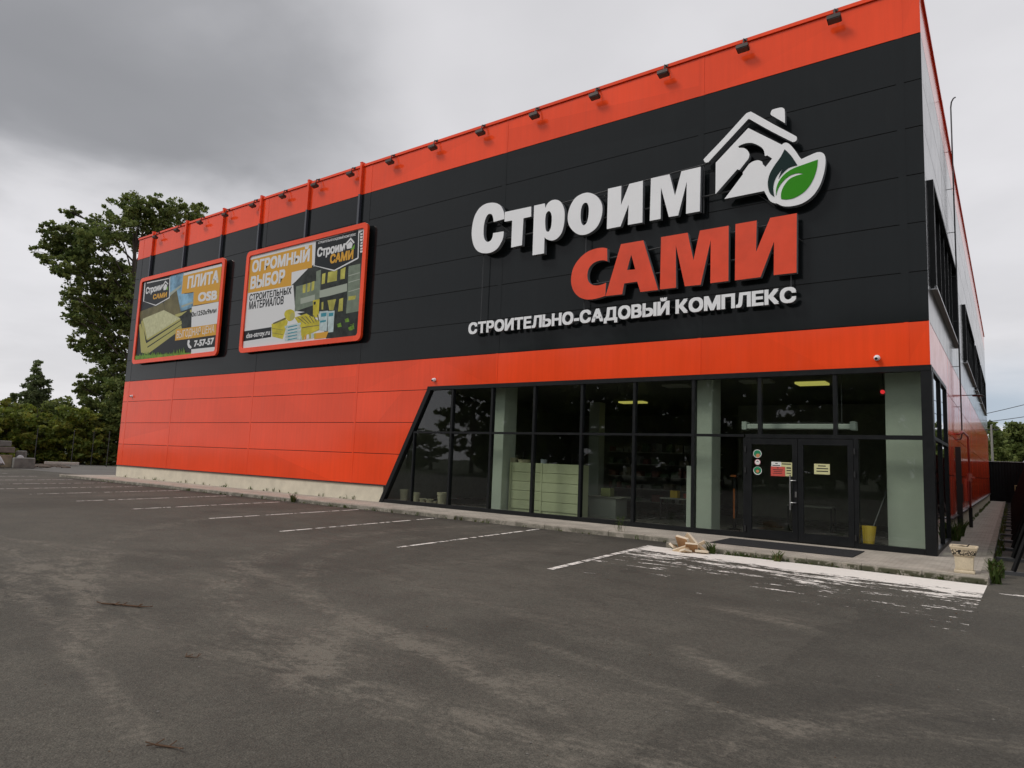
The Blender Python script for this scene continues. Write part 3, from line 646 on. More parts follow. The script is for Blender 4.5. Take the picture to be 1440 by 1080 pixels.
letter(C1, [(800, 210, c), (908, 187, c), (914, 235, c), (935, 190), (975, 158), (1020, 150), (1060, 165), (1090, 205), (1107, 265), (1108, 340), (1098, 420), (1075, 490), (1035, 540), (990, 562), (950, 558), (920, 545), (905, 528, c), (900, 693, c), (783, 713, c)],
       [[(945, 266), (965, 275), (977, 310), (978, 370), (970, 430), (952, 468), (935, 474), (918, 455), (912, 400), (913, 340), (922, 290)]])
letter(PX, [(798.3, 307.2), (799.4, 297.5), (803.2, 287), (809.4, 278), (817.8, 272.8), (826.8, 270.9), (835.3, 273.3), (841.5, 278.3), (845.7, 285.3), (847.1, 292.2), (846.4, 301.9), (842.9, 313), (836.7, 322.1), (826.9, 328.6), (817.8, 330.4), (810.1, 328), (803.9, 322.5), (799.7, 315.6)],
       [[(823, 285), (826.1, 286.4), (827.9, 292.6), (827.5, 303), (825.4, 312.3), (821.3, 316.7), (818, 314.2), (816.4, 305.8), (817.1, 294.7), (819.4, 287.8)]])
letter(C2, [(252, 327, c), (387, 297, c), (383, 492, c), (468, 278, c), (605, 245, c), (600, 668, c), (453, 693, c), (461, 487, c), (378, 708, c), (240, 735, c)])
letter(C2, [(687, 222, c), (875, 180, c), (930, 395, c), (995, 150, c), (1190, 104, c), (1182, 555, c), (1042, 580, c), (1050, 255, c), (962, 597, c), (868, 613, c), (788, 313, c), (784, 632, c), (674, 652, c)])
letter(C4, [(492, 458, c), (440, 450), (360, 462), (270, 500), (190, 570), (130, 660), (103, 760), (105, 850), (135, 930), (190, 985), (260, 1010), (330, 1010), (410, 993), (472, 972, c), (480, 830, c), (430, 852), (375, 860), (325, 850), (290, 815), (278, 760), (285, 700), (310, 650), (355, 610), (410, 590), (460, 587), (494, 598, c)], m=ORSIGN)
letter(C4, [(642, 412, c), (885, 370, c), (1045, 908, c), (853, 930, c), (818, 818, c), (677, 838, c), (655, 955, c), (475, 975, c)], [[(753, 525, c), (797, 685, c), (708, 693, c)]], m=ORSIGN)
letter(C5, [(66, 298, c), (322, 255, c), (378, 520, c), (440, 235, c), (718, 187, c), (715, 720, c), (541, 742, c), (545, 325, c), (447, 757, c), (295, 772, c), (208, 378, c), (210, 785, c), (55, 802, c)], m=ORSIGN)
letter(C5, [(783, 172, c), (988, 137, c), (982, 440, c), (1118, 112, c), (1375, 67, c), (1372, 640, c), (1152, 664, c), (1155, 340, c), (1025, 683, c), (778, 715, c)], m=ORSIGN)
letter(CL, [(257, 490), (265, 472), (400, 330), (545, 170), (568, 149), (590, 141), (612, 147), (760, 230), (905, 307), (928, 325), (924, 348), (905, 357), (880, 350), (720, 268), (600, 200), (583, 193), (568, 202), (440, 340), (310, 480), (288, 503), (266, 506)], name='roof_emblem')
letter(CL, [(738, 152), (748, 128), (775, 117), (815, 109), (834, 116), (841, 135), (843, 222, c), (742, 163, c)], name='chimney_emblem')
letter(CL, [(342, 508, c), (577, 257, c), (820, 378, c), (832, 368), (852, 363), (880, 378), (920, 425), (945, 463), (962, 482, c), (1020, 455), (1075, 433), (1110, 435), (1132, 460), (1135, 520), (1120, 600), (1090, 680), (1040, 750), (970, 800), (890, 822), (830, 822), (785, 803), (765, 800), (735, 785), (712, 748), (692, 712, c), (405, 770, c), (540, 590, c), (536, 580, c), (582, 518, c), (605, 502), (632, 492), (655, 491), (677, 500, c), (683, 520, c), (702, 539, c), (750, 478, c), (736, 468, c), (715, 455, c), (698, 460, c), (690, 420), (670, 395), (630, 373), (590, 364), (545, 371), (504, 389, c), (510, 401, c), (545, 402), (570, 418), (585, 445), (580, 475), (560, 502, c), (514, 560, c), (497, 556, c), (340, 735, c)], name='house_emblem')
def leaf(pts, m):
    b = MB(); with_holes(b, smooth_poly(tr(*CL, pts, SY-.012)), [], SY-.012, SY-.001, 0, 0); b.build('leaf_emblem', m, sign)
leaf([(840, 410, c), (885, 455), (932, 525, c), (870, 545), (825, 585), (795, 622, c), (815, 570), (836, 540, c), (800, 580), (770, 630), (757, 690), (765, 755, c), (732, 725), (718, 660), (730, 595), (765, 530), (808, 470)], GREEN2)
leaf([(1080, 485, c), (1070, 560), (1040, 640), (990, 710), (920, 757), (860, 773), (815, 770, c), (814, 730), (832, 680), (870, 630), (920, 603), (978, 588, c), (935, 583), (880, 600), (830, 640), (795, 690), (777, 745, c), (780, 690), (800, 640), (840, 590), (900, 550), (980, 520)], GREEN1)
# mounting rails behind the letters
b = MB()
def rail(u0, v0, u1, v1, s=.025, y=-.22):
    p, q = on_y(u0, v0, y), on_y(u1, v1, y); b.tube([p, q], s, 4)
rail(664, 320, 1000, 229); rail(668, 345, 1120, 249); rail(815, 372, 1118, 309); rail(812, 404, 1116, 351)
for u, v0, v1 in ((682, 318, 470), (826, 270, 456), (990, 232, 300), (1112, 345, 420), (985, 330, 385)):
    q0 = on_y(u, v0, -.2); b.tube([q0, (q0.x, -.2, on_y(u, v1, -.2).z)], .018, 4)
for u, v in ((700, 312), (760, 318), (850, 275), (925, 262), (1060, 270), (840, 395), (930, 352), (1000, 370), (1100, 320)):
    q0 = on_y(u, v, -.21); b.tube([q0, (q0.x, -.001, q0.z)], .02, 4); b.tube([q0, (q0.x+.5, -.2, q0.z-.45)], .008, 4)
b.build('mounting_rail', STEEL, sign)
tagline = thing('shop_tagline_sign', 'row of small white raised capitals under the big orange letters', 'sign', tuple(on_y(890, 440, 0)))
def word(w, ul, vl, ur, vr, capL, capR):
    p, q = on_y(ul, vl, -.30), on_y(ur, vr, -.30); hl = on_y(ul, capL, -.30).z-p.z; hr = on_y(ur, capR, -.30).z-q.z; H = (hl+hr)/2
    gl = []; wd = 0; W_ = .050
    for ch in w:
        v, f = glyphs(ch, 0); lo = min(a[0] for a in v)-W_; hi = max(a[0] for a in v)+W_; gl.append((v, f, lo, hi)); wd += hi-lo
    gap = .03; wd += gap*(len(w)-1); sx = (q.x-p.x)/wd; sz = H/(.727+.08); x = p.x; sk = (q.z-p.z)/(q.x-p.x)
    for (v, f, lo, hi), ch in zip(gl, w):
        b = MB()
        for k, (ox, oz) in enumerate(ring(W_)):
            P = [(x+(a[0]+ox-lo)*sx, p.z+(a[1]+oz+.04)*sz) for a in v]; P = [(a, z+sk*(a-p.x)) for a, z in P]; yf = -.30-.0004*k; yb = -.22+.0004*k
            b.add([(a, yf, z) for a, z in P], f, 0); b.add([(a, yb, z) for a, z in P], [t[::-1] for t in f], 1)
            cnt = set()
            for t in f:
                for i in range(len(t)): cnt.add((t[i], t[(i+1) % len(t)]))
            for (i, j) in cnt:
                if (j, i) not in cnt: b.add([(P[i][0], yf, P[i][1]), (P[i][0], yb, P[i][1]), (P[j][0], yb, P[j][1]), (P[j][0], yf, P[j][1])], [(0, 1, 2, 3)], 1)
        b.build('letter', [WHITE, SIGNSIDE], tagline); x += (hi-lo+gap)*sx
word('СТРОИТЕЛЬНО-САДОВЫЙ', 658.3, 470.2, 941.5, 442.3, 454.3, 422.5)
word('КОМПЛЕКС', 949.7, 441.3, 1119.8, 424.6, 421.5, 402.8)
b = MB(); p, q = on_y(664, 464, -.2), on_y(1114, 414, -.2); b.tube([p, q], .02, 4)
for t in np.linspace(0.02, .98, 9): w = p.lerp(q, t); b.tube([w, (w.x, -.001, w.z)], .015, 4)
b.build('mounting_rail', STEEL, tagline)

# billboards
INKW = mat('print_white', (.66, .67, .68), .35, spec=.12); INKO = mat('print_amber', (.62, .33, .045), .35, spec=.12); INKD = mat('print_charcoal', (.018, .021, .024), .35, spec=.12)
INKSKY = mat('print_sky', (.16, .30, .42), .35, spec=.12, var=.7, scale=1.1); INKOSB = mat('print_board', (.50, .50, .30), .4, spec=.12, var=.14, scale=6); INKOSB2 = mat('print_board_edge', (.40, .38, .13), .4, spec=.12)
INKHOUSE = mat('print_wall', (.17, .21, .16), .4, spec=.12, var=.15); INKWIN = mat('print_window', (.42, .40, .09), .4, spec=.12, var=.3, scale=2); INKDK = mat('print_shade', (.03, .035, .032), .4, spec=.12, var=.5, scale=3)
INKYEL = mat('print_yellow', (.50, .43, .045), .4, spec=.12, var=.2, scale=3); INKBAG = mat('print_bag', (.45, .55, .56), .4, spec=.12, var=.2, scale=4); INKTEAL = mat('print_teal', (.05, .25, .32), .4, spec=.12)
INKGRASS = mat('print_grass', (.13, .25, .03), .4, spec=.12, var=.4, scale=6); INKTIM = mat('print_timber', (.14, .125, .06), .4, spec=.12, var=.3, scale=2); INKLT = mat('print_pale', (.34, .38, .32), .4, spec=.12)
INKGL = mat('print_leaf', (.16, .36, .05), .4, spec=.12)
PM = [INKW, INKO, INKD, INKSKY, INKOSB, INKOSB2, INKHOUSE, INKWIN, INKDK, INKYEL, INKBAG, INKTEAL, INKGRASS, INKTIM, INKLT, INKGL]
def rounded(x0, z0, x1, z1, r, n=6):
    out = []
    for cx, cz, a in ((x1-r, z0+r, -90), (x1-r, z1-r, 0), (x0+r, z1-r, 90), (x0+r, z0+r, 180)):
        out += [(cx+r*math.cos(R(a+90*k/n)), cz+r*math.sin(R(a+90*k/n))) for k in range(n+1)]
    return out
POSTM = mat('post_paint', (.045, .050, .066), .4)
PY = -.24
def billboard(x0, z0, x1, z1, posts, label, frm, art):
    bb = thing('billboard', label, 'billboard', ((x0+x1)/2, 0, z0), 'billboards hung on the facade')
    b = MB(); w = .215; with_holes(b, rounded(x0, z0, x1, z1, .25), [rounded(x0+w, z0+w, x1-w, z1-w, .13)], -.27, -.16, 0, 0); b.build('frame', ORANGE, bb)
    b = MB(); b.box(x0+w-.05, -.20, z0+w-.05, x1-w+.05, -.17, z1-w+.05); b.build('backing_board', INKD, bb)
    for xp in posts:
        b = MB()
        for (a0, a1, mi) in ((12.58, 13.96, 0), (z1-.4, 12.578, 1)):
            b.box(xp-.055, -.125, a0, xp+.055, -.11, a1, mi); b.box(xp-.055, -.109, a0, xp-.04, -.008, a1, mi); b.box(xp+.04, -.109, a0, xp+.055, -.008, a1, mi)
        b.box(xp-.065, -.135, 13.962, xp+.07, .05, 13.985, 0)
        b.build('hanging_post', [ORANGE, POSTM], bb)
    b = MB()
    lim = (x0+w+.004, z0+w+.004, x1-w-.004, z1-w-.004)
    def P(pts): return [(a.x, a.z) for a in (on_y(frm[0][0]+u/frm[1], frm[0][1]+v/frm[1], PY) for u, v in pts)]
    placed = []
    def level(x0, z0, x1, z1, up):                     # print layers are only as deep as what they overlap
        l = 1+max([q[4] for q in placed if q[0] < x1 and q[2] > x0 and q[1] < z1 and q[3] > z0], default=0)
        placed.append((x0, z0, x1, z1, l+up)); return l
    def poly(pts, mi, world=False):
        q = pts if world else P(pts)
        for A in ((-1, 0, -lim[0]), (1, 0, lim[2]), (0, -1, -lim[1]), (0, 1, lim[3])):
            q = clip(q, *A)
            if len(q) < 3: return
        n = len(q); xs = [p[0] for p in q]; zs = [p[1] for p in q]; y = PY+.035-.0006*level(min(xs), min(zs), max(xs), max(zs), 0)
        a = sum(q[i][0]*q[(i+1) % n][1]-q[(i+1) % n][0]*q[i][1] for i in range(n)); q = q if a > 0 else q[::-1]
        b.add([(x, y, z) for x, z in q], [tuple(range(n))], mi)
    def txt(s, pl, pr, top, mi, off=.03, slant=0):
        """pl, pr: baseline ends, top: height of the capitals at the left end"""
        (ax, az), (bx, bz), (_, tz) = P([pl, pr, (pl[0], top)])
        l = level(ax, min(az, bz), bx, max(tz, bz+tz-az), 3); text(b, s, ax, az, bx, az+(tz-az), PY+.035-.0006*l, mi, off, slant, (bz-az)/(bx-ax))
    art(poly, txt, P, lim)
    b.build('poster', PM, bb)
    return bb
Z2 = ((180, 360), 6.7467); Z3 = ((330, 300), 5.4)
def art1(poly, txt, P, lim):
    x0, z0, x1, z1 = lim
    poly(rect(x0, z0, x1, z1), 2, True)
    poly([(395, 190), (530, 150), (530, 360), (640, 340), (625, 480), (400, 560), (370, 420)], 3)
    poly([(100, 530), (330, 440), (345, 520), (120, 640)], 13); poly([(335, 440), (455, 315), (500, 560), (470, 590), (345, 520)], 13)
    poly([(390, 350), (500, 268), (500, 290), (395, 375)], 14); poly([(440, 555), (600, 505), (600, 530), (450, 580)], 5); poly([(500, 470), (610, 430), (610, 448), (500, 490)], 14)
    poly([(505, 560), (580, 500), (595, 660), (505, 690)], 8)
    poly([(100, 655), (115, 640), (180, 870), (500, 655), (505, 690), (180, 930), (118, 915)], 5); poly([(118, 625), (132, 612), (165, 830), (500, 610), (505, 645), (165, 868)], 5)
    poly([(135, 595), (335, 512), (490, 590), (178, 785)], 4); poly([(135, 600), (178, 785), (172, 800), (128, 622)], 5); poly([(178, 785), (490, 590), (492, 608), (178, 802)], 5)
    for k in range(46):
        u = 62+k*10.5+random.uniform(-4, 4); t = random.uniform(.3, 1)*(1 if k < 26 or k > 34 else .4); v0 = 985-.09*(u-60)
        poly([(u-9, v0), (u+9, v0-2), (u+random.uniform(-6, 6), v0-25-55*t)], 12)
    poly([(60, 985), (600, 935), (600, 915), (60, 950)], 12)
    poly([(520, 170), (885, 90), (855, 430), (612, 470), (618, 340), (502, 358)], 1)
    poly([(525, 160), (885, 70), (885, 96), (523, 185)], 0)
    poly([(600, 480), (855, 432), (840, 640), (595, 678)], 0)
    poly([(450, 695), (835, 642), (828, 748), (440, 802)], 1)
    poly([(600, 885), (822, 862), (822, 930), (598, 930)], 0)
    poly([(138, 240), (392, 180), (385, 395), (258, 478), (130, 440)], 2)
    for a in ([(152, 250), (160, 249), (146, 430), (138, 432)], [(138, 428), (146, 428), (258, 462), (258, 472)], [(258, 462), (388, 388), (388, 398), (258, 472)], [(388, 200), (395, 198), (390, 395), (383, 395)], [(175, 250), (382, 207), (382, 216), (175, 260)]): poly(a, 0)
    txt('Строим', (160, 362), (318, 318), 300, 0, .05); txt('САМИ', (230, 412), (362, 388), 365, 1, .05)
    poly([(318, 285), (350, 232), (378, 262), (372, 270), (350, 248), (326, 290)], 0); poly([(330, 295), (350, 262), (366, 275), (362, 318), (332, 325)], 0); poly([(352, 322), (376, 282), (374, 318)], 15)
    txt('ПЛИТА', (555, 310), (852, 252), 195, 0, .05); txt('OSB', (655, 435), (838, 412), 345, 0, .05)
    txt('2500x1250x9мм', (535, 588), (832, 537), 540, 8, .03); txt('ВЫГОДНАЯ ЦЕНА', (455, 780), (812, 722), 712, 0, .0)
    txt('7-57-57', (618, 862), (806, 835), 798, 0, .05)
    poly([(560, 800), (575, 792), (582, 815), (574, 825), (582, 848), (592, 852), (598, 868), (585, 878), (566, 866), (556, 835)], 0)
billboard(-38.41, 6.31, -29.76, 11.25, (-37.82, -34.19, -30.59), 'further billboard, on the far left of the facade, picturing stacked boards and the number 7-57-57', Z2, art1)
def art2(poly, txt, P, lim):
    x0, z0, x1, z1 = lim
    poly(rect(x0, z0, x1, z1), 0, True)
    poly([(555, 415), (970, 130), (960, 930), (690, 950), (640, 760), (455, 740), (440, 540), (430, 545)], 8)
    poly([(425, 545), (520, 462), (610, 440), (640, 395), (640, 500)], 8)
    poly([(462, 555), (640, 505), (640, 680), (450, 745)], 6); poly([(615, 440), (650, 425), (645, 640), (610, 660)], 6)
    poly([(860, 400), (950, 380), (945, 740), (840, 760), (850, 640)], 6)
    poly([(640, 585), (850, 530), (848, 590), (640, 645)], 14); poly([(495, 645), (605, 615), (603, 660), (495, 688)], 14)
    poly([(640, 640), (850, 600), (840, 770), (645, 760)], 8)
    for a in ([(660, 460), (685, 450), (680, 530), (655, 538)], [(705, 445), (775, 430), (770, 510), (698, 525)], [(800, 425), (838, 405), (830, 495), (797, 500)], [(512, 545), (535, 535), (532, 600), (512, 605)], [(548, 530), (570, 525), (566, 590), (546, 597)], [(580, 520), (602, 512), (598, 580), (578, 588)], [(655, 675), (670, 670), (668, 730), (655, 730)], [(700, 660), (765, 650), (745, 735), (715, 735)], [(790, 650), (820, 640), (815, 740), (780, 745)], [(860, 630), (915, 622), (912, 650), (858, 660)]): poly(a, 7)
    for v in (590, 520, 470): poly([(860, v), (945, v-25), (945, v-18), (860, v+7)], 14)
    poly([(470, 760), (590, 735), (590, 790), (560, 800)], 8); poly([(750, 790), (870, 770), (930, 925), (700, 945)], 8)
    for k in range(14):
        u = random.uniform(770, 900); v = random.uniform(790, 900); poly([(u, v), (u+28, v-12), (u+36, v+18), (u+6, v+24)], 8 if k % 3 else 12)
    poly([(590, 660), (640, 650), (632, 790), (590, 790)], 9); poly([(595, 672), (612, 668), (610, 690), (596, 694)], 2)
    poly([(275, 840), (380, 800), (400, 820), (360, 955), (280, 935)], 9); poly([(285, 832), (380, 790), (392, 800), (290, 842)], 13)
    for v in (870, 905): poly([(278, v), (362, v+14), (362, v+17), (278, v+3)], 13)
    poly(smooth_poly([(372, 770), (385, 738), (420, 728), (448, 745), (450, 790), (425, 815), (395, 812)]), 9); poly(smooth_poly([(420, 765), (436, 750), (449, 765), (447, 795), (430, 812), (415, 795)]), 5)
    poly([(450, 790), (540, 760), (645, 820), (640, 880), (560, 900), (500, 870)], 9)
    for k in range(6): poly([(470+k*30, 790-k*4), (478+k*30, 788-k*4), (540+k*20, 838-k*3), (535+k*20, 840-k*3)], 13)
    poly([(500, 850), (640, 820), (645, 880), (500, 945)], 9); poly([(505, 865), (640, 845), (640, 850), (505, 872)], 13)
    for k in range(5): poly([(375+(k % 2)*8, 855+k*24), (500-(k % 2)*6, 828+k*27), (495, 848+k*27), (378, 874+k*24)], 10); poly([(400, 860+k*24), (470, 846+k*24), (470, 853+k*24), (400, 868+k*24)], 11)
    for a in ([(640, 745), (705, 738), (695, 895), (640, 885)], [(705, 742), (755, 738), (745, 900), (702, 905)]): poly(a, 10)
    for a in ([(652, 758), (694, 752), (692, 780), (652, 786)], [(712, 756), (748, 752), (745, 778), (710, 783)], [(645, 815), (690, 808), (688, 822), (645, 830)]): poly(a, 11)
    poly([(610, 910), (710, 895), (690, 945), (600, 955)], 1)
    for k in range(7): u = 490+k*18; poly([(u, 930-k*3), (u+14, 926-k*3), (u+14, 960-k*3), (u, 964-k*3)], (10, 9, 1, 0, 7, 10, 9)[k])
    poly([(115, 348), (585, 232), (582, 410), (428, 446), (424, 548), (95, 605)], 1); poly([(118, 335), (600, 210), (600, 232), (117, 352)], 0)
    poly([(612, 212), (935, 125), (930, 335), (752, 425), (602, 395)], 2)
    for a in ([(605, 215), (612, 213), (602, 400), (594, 402)], [(594, 396), (602, 394), (752, 428), (752, 438)], [(752, 428), (932, 332), (932, 344), (752, 438)], [(935, 130), (942, 128), (936, 340), (929, 342)]): poly(a, 0)
    for k in range(7): poly([(948+random.uniform(-3, 6), 150+k*22), (968, 148+k*22), (965, 162+k*22), (950, 166+k*22)], 0)
    txt('СТРОИТЕЛЬНО-САДОВЫЙ КОМПЛЕКС', (630, 232), (915, 166), 215, 0, .03)
    txt('Строим', (620, 332), (832, 282), 262, 0, .05); txt('САМИ', (718, 382), (895, 345), 312, 1, .05)
    poly([(832, 232), (878, 182), (906, 218), (900, 228), (876, 200), (842, 242)], 0); poly([(845, 240), (876, 210), (892, 226), (884, 262), (848, 270)], 0); poly([(875, 278), (908, 232), (905, 268)], 15)
    txt('ОГРОМНЫЙ', (125, 450), (562, 362), 362, 0, .05); txt('ВЫБОР', (112, 578), (374, 522), 482, 0, .05)
    txt('СТРОИТЕЛЬНЫХ', (105, 665), (425, 610), 615, 2, .03); txt('МАТЕРИАЛОВ', (102, 730), (365, 688), 670, 2, .03)
    poly([(66, 895), (275, 862), (272, 938), (60, 972)], 2); txt('dss-stroy.ru', (82, 948), (262, 920), 908, 0, .025)
billboard(-27.88, 6.29, -19.38, 11.20, (-27.34, -23.72, -20.21), 'nearer billboard with amber headline, villa picture and web address, left of the shop name', Z3, art2)

# floodlights along the parapet
ORD = ['first', 'second', 'third', 'fourth', 'fifth', 'sixth', 'seventh', 'eighth', 'ninth', 'tenth', 'eleventh', 'twelfth', 'thirteenth', 'fourteenth', 'fifteenth', 'sixteenth']
FX = [-37.2, -34.85, -32.51, -30.15, -27.77, -25.4, -23.06, -20.7, -18.32, -15.99, -13.66, -11.3, -8.96, -6.61, -4.24, -1.88]
proto = None
for k, x in enumerate(FX):
    lab = f'{ORD[k]} brown floodlight counted from the left end of the orange parapet'
    if proto is None:
        proto = thing('floodlight', lab, 'floodlight', (x, 0, 13.5), 'floodlights along the parapet')
        def slope(z0, z1, y0, y1, hw): return [(x-hw, y0, z0), (x+hw, y0, z0), (x+hw, y1, z0-.05), (x-hw, y1, z0-.05), (x-hw, y0, z1), (x+hw, y0, z1), (x+hw, y1, z1-.05), (x-hw, y1, z1-.05)]
        BX = [(0, 3, 2, 1), (4, 5, 6, 7), (0, 1, 5, 4), (1, 2, 6, 5), (2, 3, 7, 6), (3, 0, 4, 7)]
        b = MB(); b.add(slope(13.48, 13.57, -.36, -.16, .165), BX); b.add(slope(13.571, 13.595, -.33, -.19, .13), BX); b.build('housing', BROWN, proto)
        b = MB(); b.add(slope(13.46, 13.479, -.34, -.18, .145), BX); b.build('lens', LENS, proto)
        b = MB(); b.tube([(x, -.055, 13.85), (x, -.17, 13.82), (x, -.24, 13.60)], .022, 6); b.box(x-.06, -.064, 13.81, x+.06, -.052, 13.89); b.build('bracket', BROWN, proto)
        proto_kids = list(proto.children)
    else:
        o = proto.copy(); COL.objects.link(o); o.location = (x, 0, 13.5+random.uniform(-.02, .02)); o['label'] = lab
        for ch in proto_kids: q = ch.copy(); COL.objects.link(q); q.parent = o; q.matrix_parent_inverse = ch.matrix_parent_inverse.copy()
# small cameras
for u, v, lab in ((184.8, 557, 'small white security camera near the left corner of the facade'), (610, 534, 'white dome camera above the slanted end of the shop window'), (1233, 503, 'white dome camera on the orange band above the entrance')):
    p = on_y(u, v, -.05); t = thing('security_camera', lab, 'camera', (p.x, 0, p.z), 'security cameras on the facade')
    b = MB(); b.tube([(p.x, -.0005, p.z), (p.x, -.04, p.z)], .07, 16); b.build('mount', WHITE, t)
    b = MB(); bm = bmesh.new(); bmesh.ops.create_uvsphere(bm, u_segments=16, v_segments=10, radius=.062)
    for w in bm.verts: w.co += Vector((p.x, -.075, p.z-.01))
    b.bm(bm); b.build('dome', WHITE, t, smooth=True)
    b = MB(); b.tube([(p.x-.005, -.12, p.z-.03), (p.x-.005, -.142, p.z-.035)], .032, 12); b.build('lens', BLACKP, t)

# stickers and notices on the doors
def disc(u, v, r, parts, lab):
    p = on_y(u, v, -.058); b = MB(); y = -.0562
    for k, (rr, dx, dz, mi) in enumerate(parts):
        b.prism([(p.x+dx*r+rr*r*math.cos(a), p.z+dz*r+rr*r*math.sin(a)) for a in np.linspace(0, 2*math.pi, 22)[:-1]], y-.0012*(k+1), y-.0012*k-.0002, mi)
    return tag(b.build('sticker', [PAPERW, STG, STO, STP, INK]), lab, 'sticker', 'round stickers on the door glass')
disc(1065, 638, .108, [(1, 0, 0, 0), (.86, 0, 0, 1), (.45, .1, -.45, 2), (.3, .3, -.3, 2)], 'round green and white sticker, topmost of three on the left door')
disc(1065.3, 649.8, .075, [(1, 0, 0, 3), (.84, 0, 0, 0), (.36, 0, .12, 4), (.3, 0, -.12, 0)], 'small pink rimmed round sticker between two green ones on the left door')
disc(1065.3, 661.8, .108, [(1, 0, 0, 0), (.88, 0, .08, 1), (.45, 0, -.1, 4), (.38, 0, -.12, 2)], 'round green sticker, lowest of three on the left door')
def notice(u0, v0, u1, v1, m, lines, lab, k=0):
    p, q = on_y(u0, v0, -.06), on_y(u1, v1, -.06); x0, x1, z1, z0 = p.x, q.x, p.z, q.z; b = MB(); y = -.0555-.004*k
    b.prism(rect(x0, z0, x1, z1), y-.002, y, 0)
    for a0, a1, t, h in lines: b.prism(rect(x0+(x1-x0)*a0, z1-(z1-z0)*(t+h), x0+(x1-x0)*a1, z1-(z1-z0)*t), y-.0032, y-.0021, 1)
    return tag(b.build('notice', [m, INK]), lab, 'notice', 'paper notices on the door glass')
notice(1098, 650, 1114, 670, PAPERY, [(.1, .9, .08, .08), (.5, .9, .35, .10), (.5, .9, .55, .08), (.5, .9, .75, .06)], 'pale yellow paper notice half hidden behind the red one on the left door', 0)
notice(1084.8, 649.2, 1098.5, 658, PAPERW, [(.4, .65, .2, .15), (.1, .9, .55, .14)], 'white paper slip above the red notice on the left door', 1)
notice(1084, 655.8, 1104, 670, PAPERR, [(.45, .55, .08, .1), (.15, .85, .3, .07), (.2, .8, .5, .06), (.15, .8, .68, .06)], 'red paper notice on the left door beside the handle', 2)
notice(1144.8, 652, 1167, 667.5, PAPERY, [(.25, .75, .15, .1), (.15, .9, .4, .1), (.15, .9, .66, .1)], 'pale yellow paper notice on the right door', 1)

# ------------------------------------------------------------------ inside the shop
def cabinet(x0, x1, y, lab):
    t = thing('drawer_cabinet', lab, 'cabinet', ((x0+x1)/2, y+.3, .0105), 'drawer cabinets behind the window')
    b = MB(); b.box(x0, y+.02, .03, x1, y+.55, 1.70); b.build('carcass', SHELF, t)
    b = MB(); b.box(x0, y-.02, .0105, x0+.07, y+.018, 1.71); b.box(x1-.03, y-.02, .0105, x1, y+.018, 1.71); b.build('upright', SHELF, t)
    for k in range(5):
        z = .14+k*.312; b = MB(); b.bbox(x0+.075, y-.012, z, x1-.035, y+.019, z+.298, .01); b.build('drawer_front', SHELF, t)
cabinet(-12.62, -11.28, .95, 'pale green drawer cabinet beside the left column, with baskets on top')
cabinet(-11.24, -9.72, .80, 'pale green drawer cabinet set forward, right of the other one')
def pot(p, r, h, lab, m=TERRA, flare=.75):
    b = MB(); b.lathe([(r*flare*.95, 0), (r*flare, .01), (r*.93, h*.8), (r, h*.82), (r*1.02, h), (r*.9, h), (r*.86, h*.85)], 18, p); return tag(b.build('flower_pot', m), lab, 'flower pot', 'pots on display')
def fl(u, v, y): q = on_y(u, v, y); return (q.x, y, .0105)
for u, y, r, h, lab in ((568.5, .55, .17, .50, 'tall tan pot at the left end of the window'), (586, .6, .13, .42, 'slim tan pot right of the tallest pot behind the glass'), (595.5, .55, .13, .22, 'low round tan pot next to the slim one'), (605, .5, .15, .22, 'widest low tan pot in the row of pots behind the glass'), (612.5, .6, .10, .15, 'smallest tan pot in the row behind the glass'), (622, .45, .18, .50, 'tall flared tan pot at the right of the row behind the glass')):
    pot(fl(u, 690, y), r, h, lab)
for u, r, h, m, lab in ((722.5, .16, .16, TERRA, 'round tan basket on the left drawer cabinet'), (737, .22, .11, TERRA, 'shallow tan bowl on the left drawer cabinet'), (765, .12, .14, mat('grey_tub', (.25, .27, .33), .5), 'small grey tub on the right drawer cabinet')):
    q = on_y(u, 650, 1.2); pot((q.x, 1.2, 1.701), r, h, lab, m, .9)
ct = thing('shop_counter', 'low pale grey counter in the dim shop', 'counter', (-9.3, 2.2, .0105))
b = MB(); b.box(-10.0, 1.9, .0105, -9.0, 2.7, .66); b.build('body', mat('counter_grey', (.30, .31, .28), .5), ct)
b = MB(); b.box(-10.05, 1.85, .662, -8.8, 2.75, .70); b.build('top', INTW, ct)
b = MB(); b.bbox(-9.62, 2.0, .701, -9.27, 2.3, .97, .01); tag(b.build('carton', mat('green_carton', (.20, .22, .08), .7)), 'green carton standing on the grey counter', 'box')
p0, p1 = on_y(965.5, 655, .75), on_y(973.5, 733, .75)
b = MB(); b.bbox(p0.x, .75, .0105, p1.x+.02, .80, p0.z, .01); b.box(p0.x-.08, .70, .0106, p1.x+.1, .95, .03); tag(b.build('display_board', mat('pale_board', (.52, .55, .50), .5)), 'narrow white upright board left of the second column', 'board')
sh = thing('snow_shovel', 'yellow snow shovel leaning in the corner by the right column', 'shovel', (-1.4, .5, .0105))
b = MB(); bl = [(-1.51, .34, .02), (-1.29, .34, .02), (-1.24, .45, .52), (-1.56, .45, .52)]
for k in range(6):
    a0 = k/6; a1 = (k+1)/6
    def bp(t, s): x = (bl[0][0]*(1-t)+bl[1][0]*t)*(1-s)+(bl[3][0]*(1-t)+bl[2][0]*t)*s; return (x, .34+.11*s+.10*(1-(2*t-1)**2), .02+.5*s)
    b.add([bp(a0, 0), bp(a1, 0), bp(a1, 1), bp(a0, 1)], [(0, 1, 2, 3)]); b.add([tuple(Vector(w)+Vector((0, .012, 0))) for w in (bp(a0, 0), bp(a1, 0), bp(a1, 1), bp(a0, 1))], [(3, 2, 1, 0)])
b.build('blade', YEL, sh)
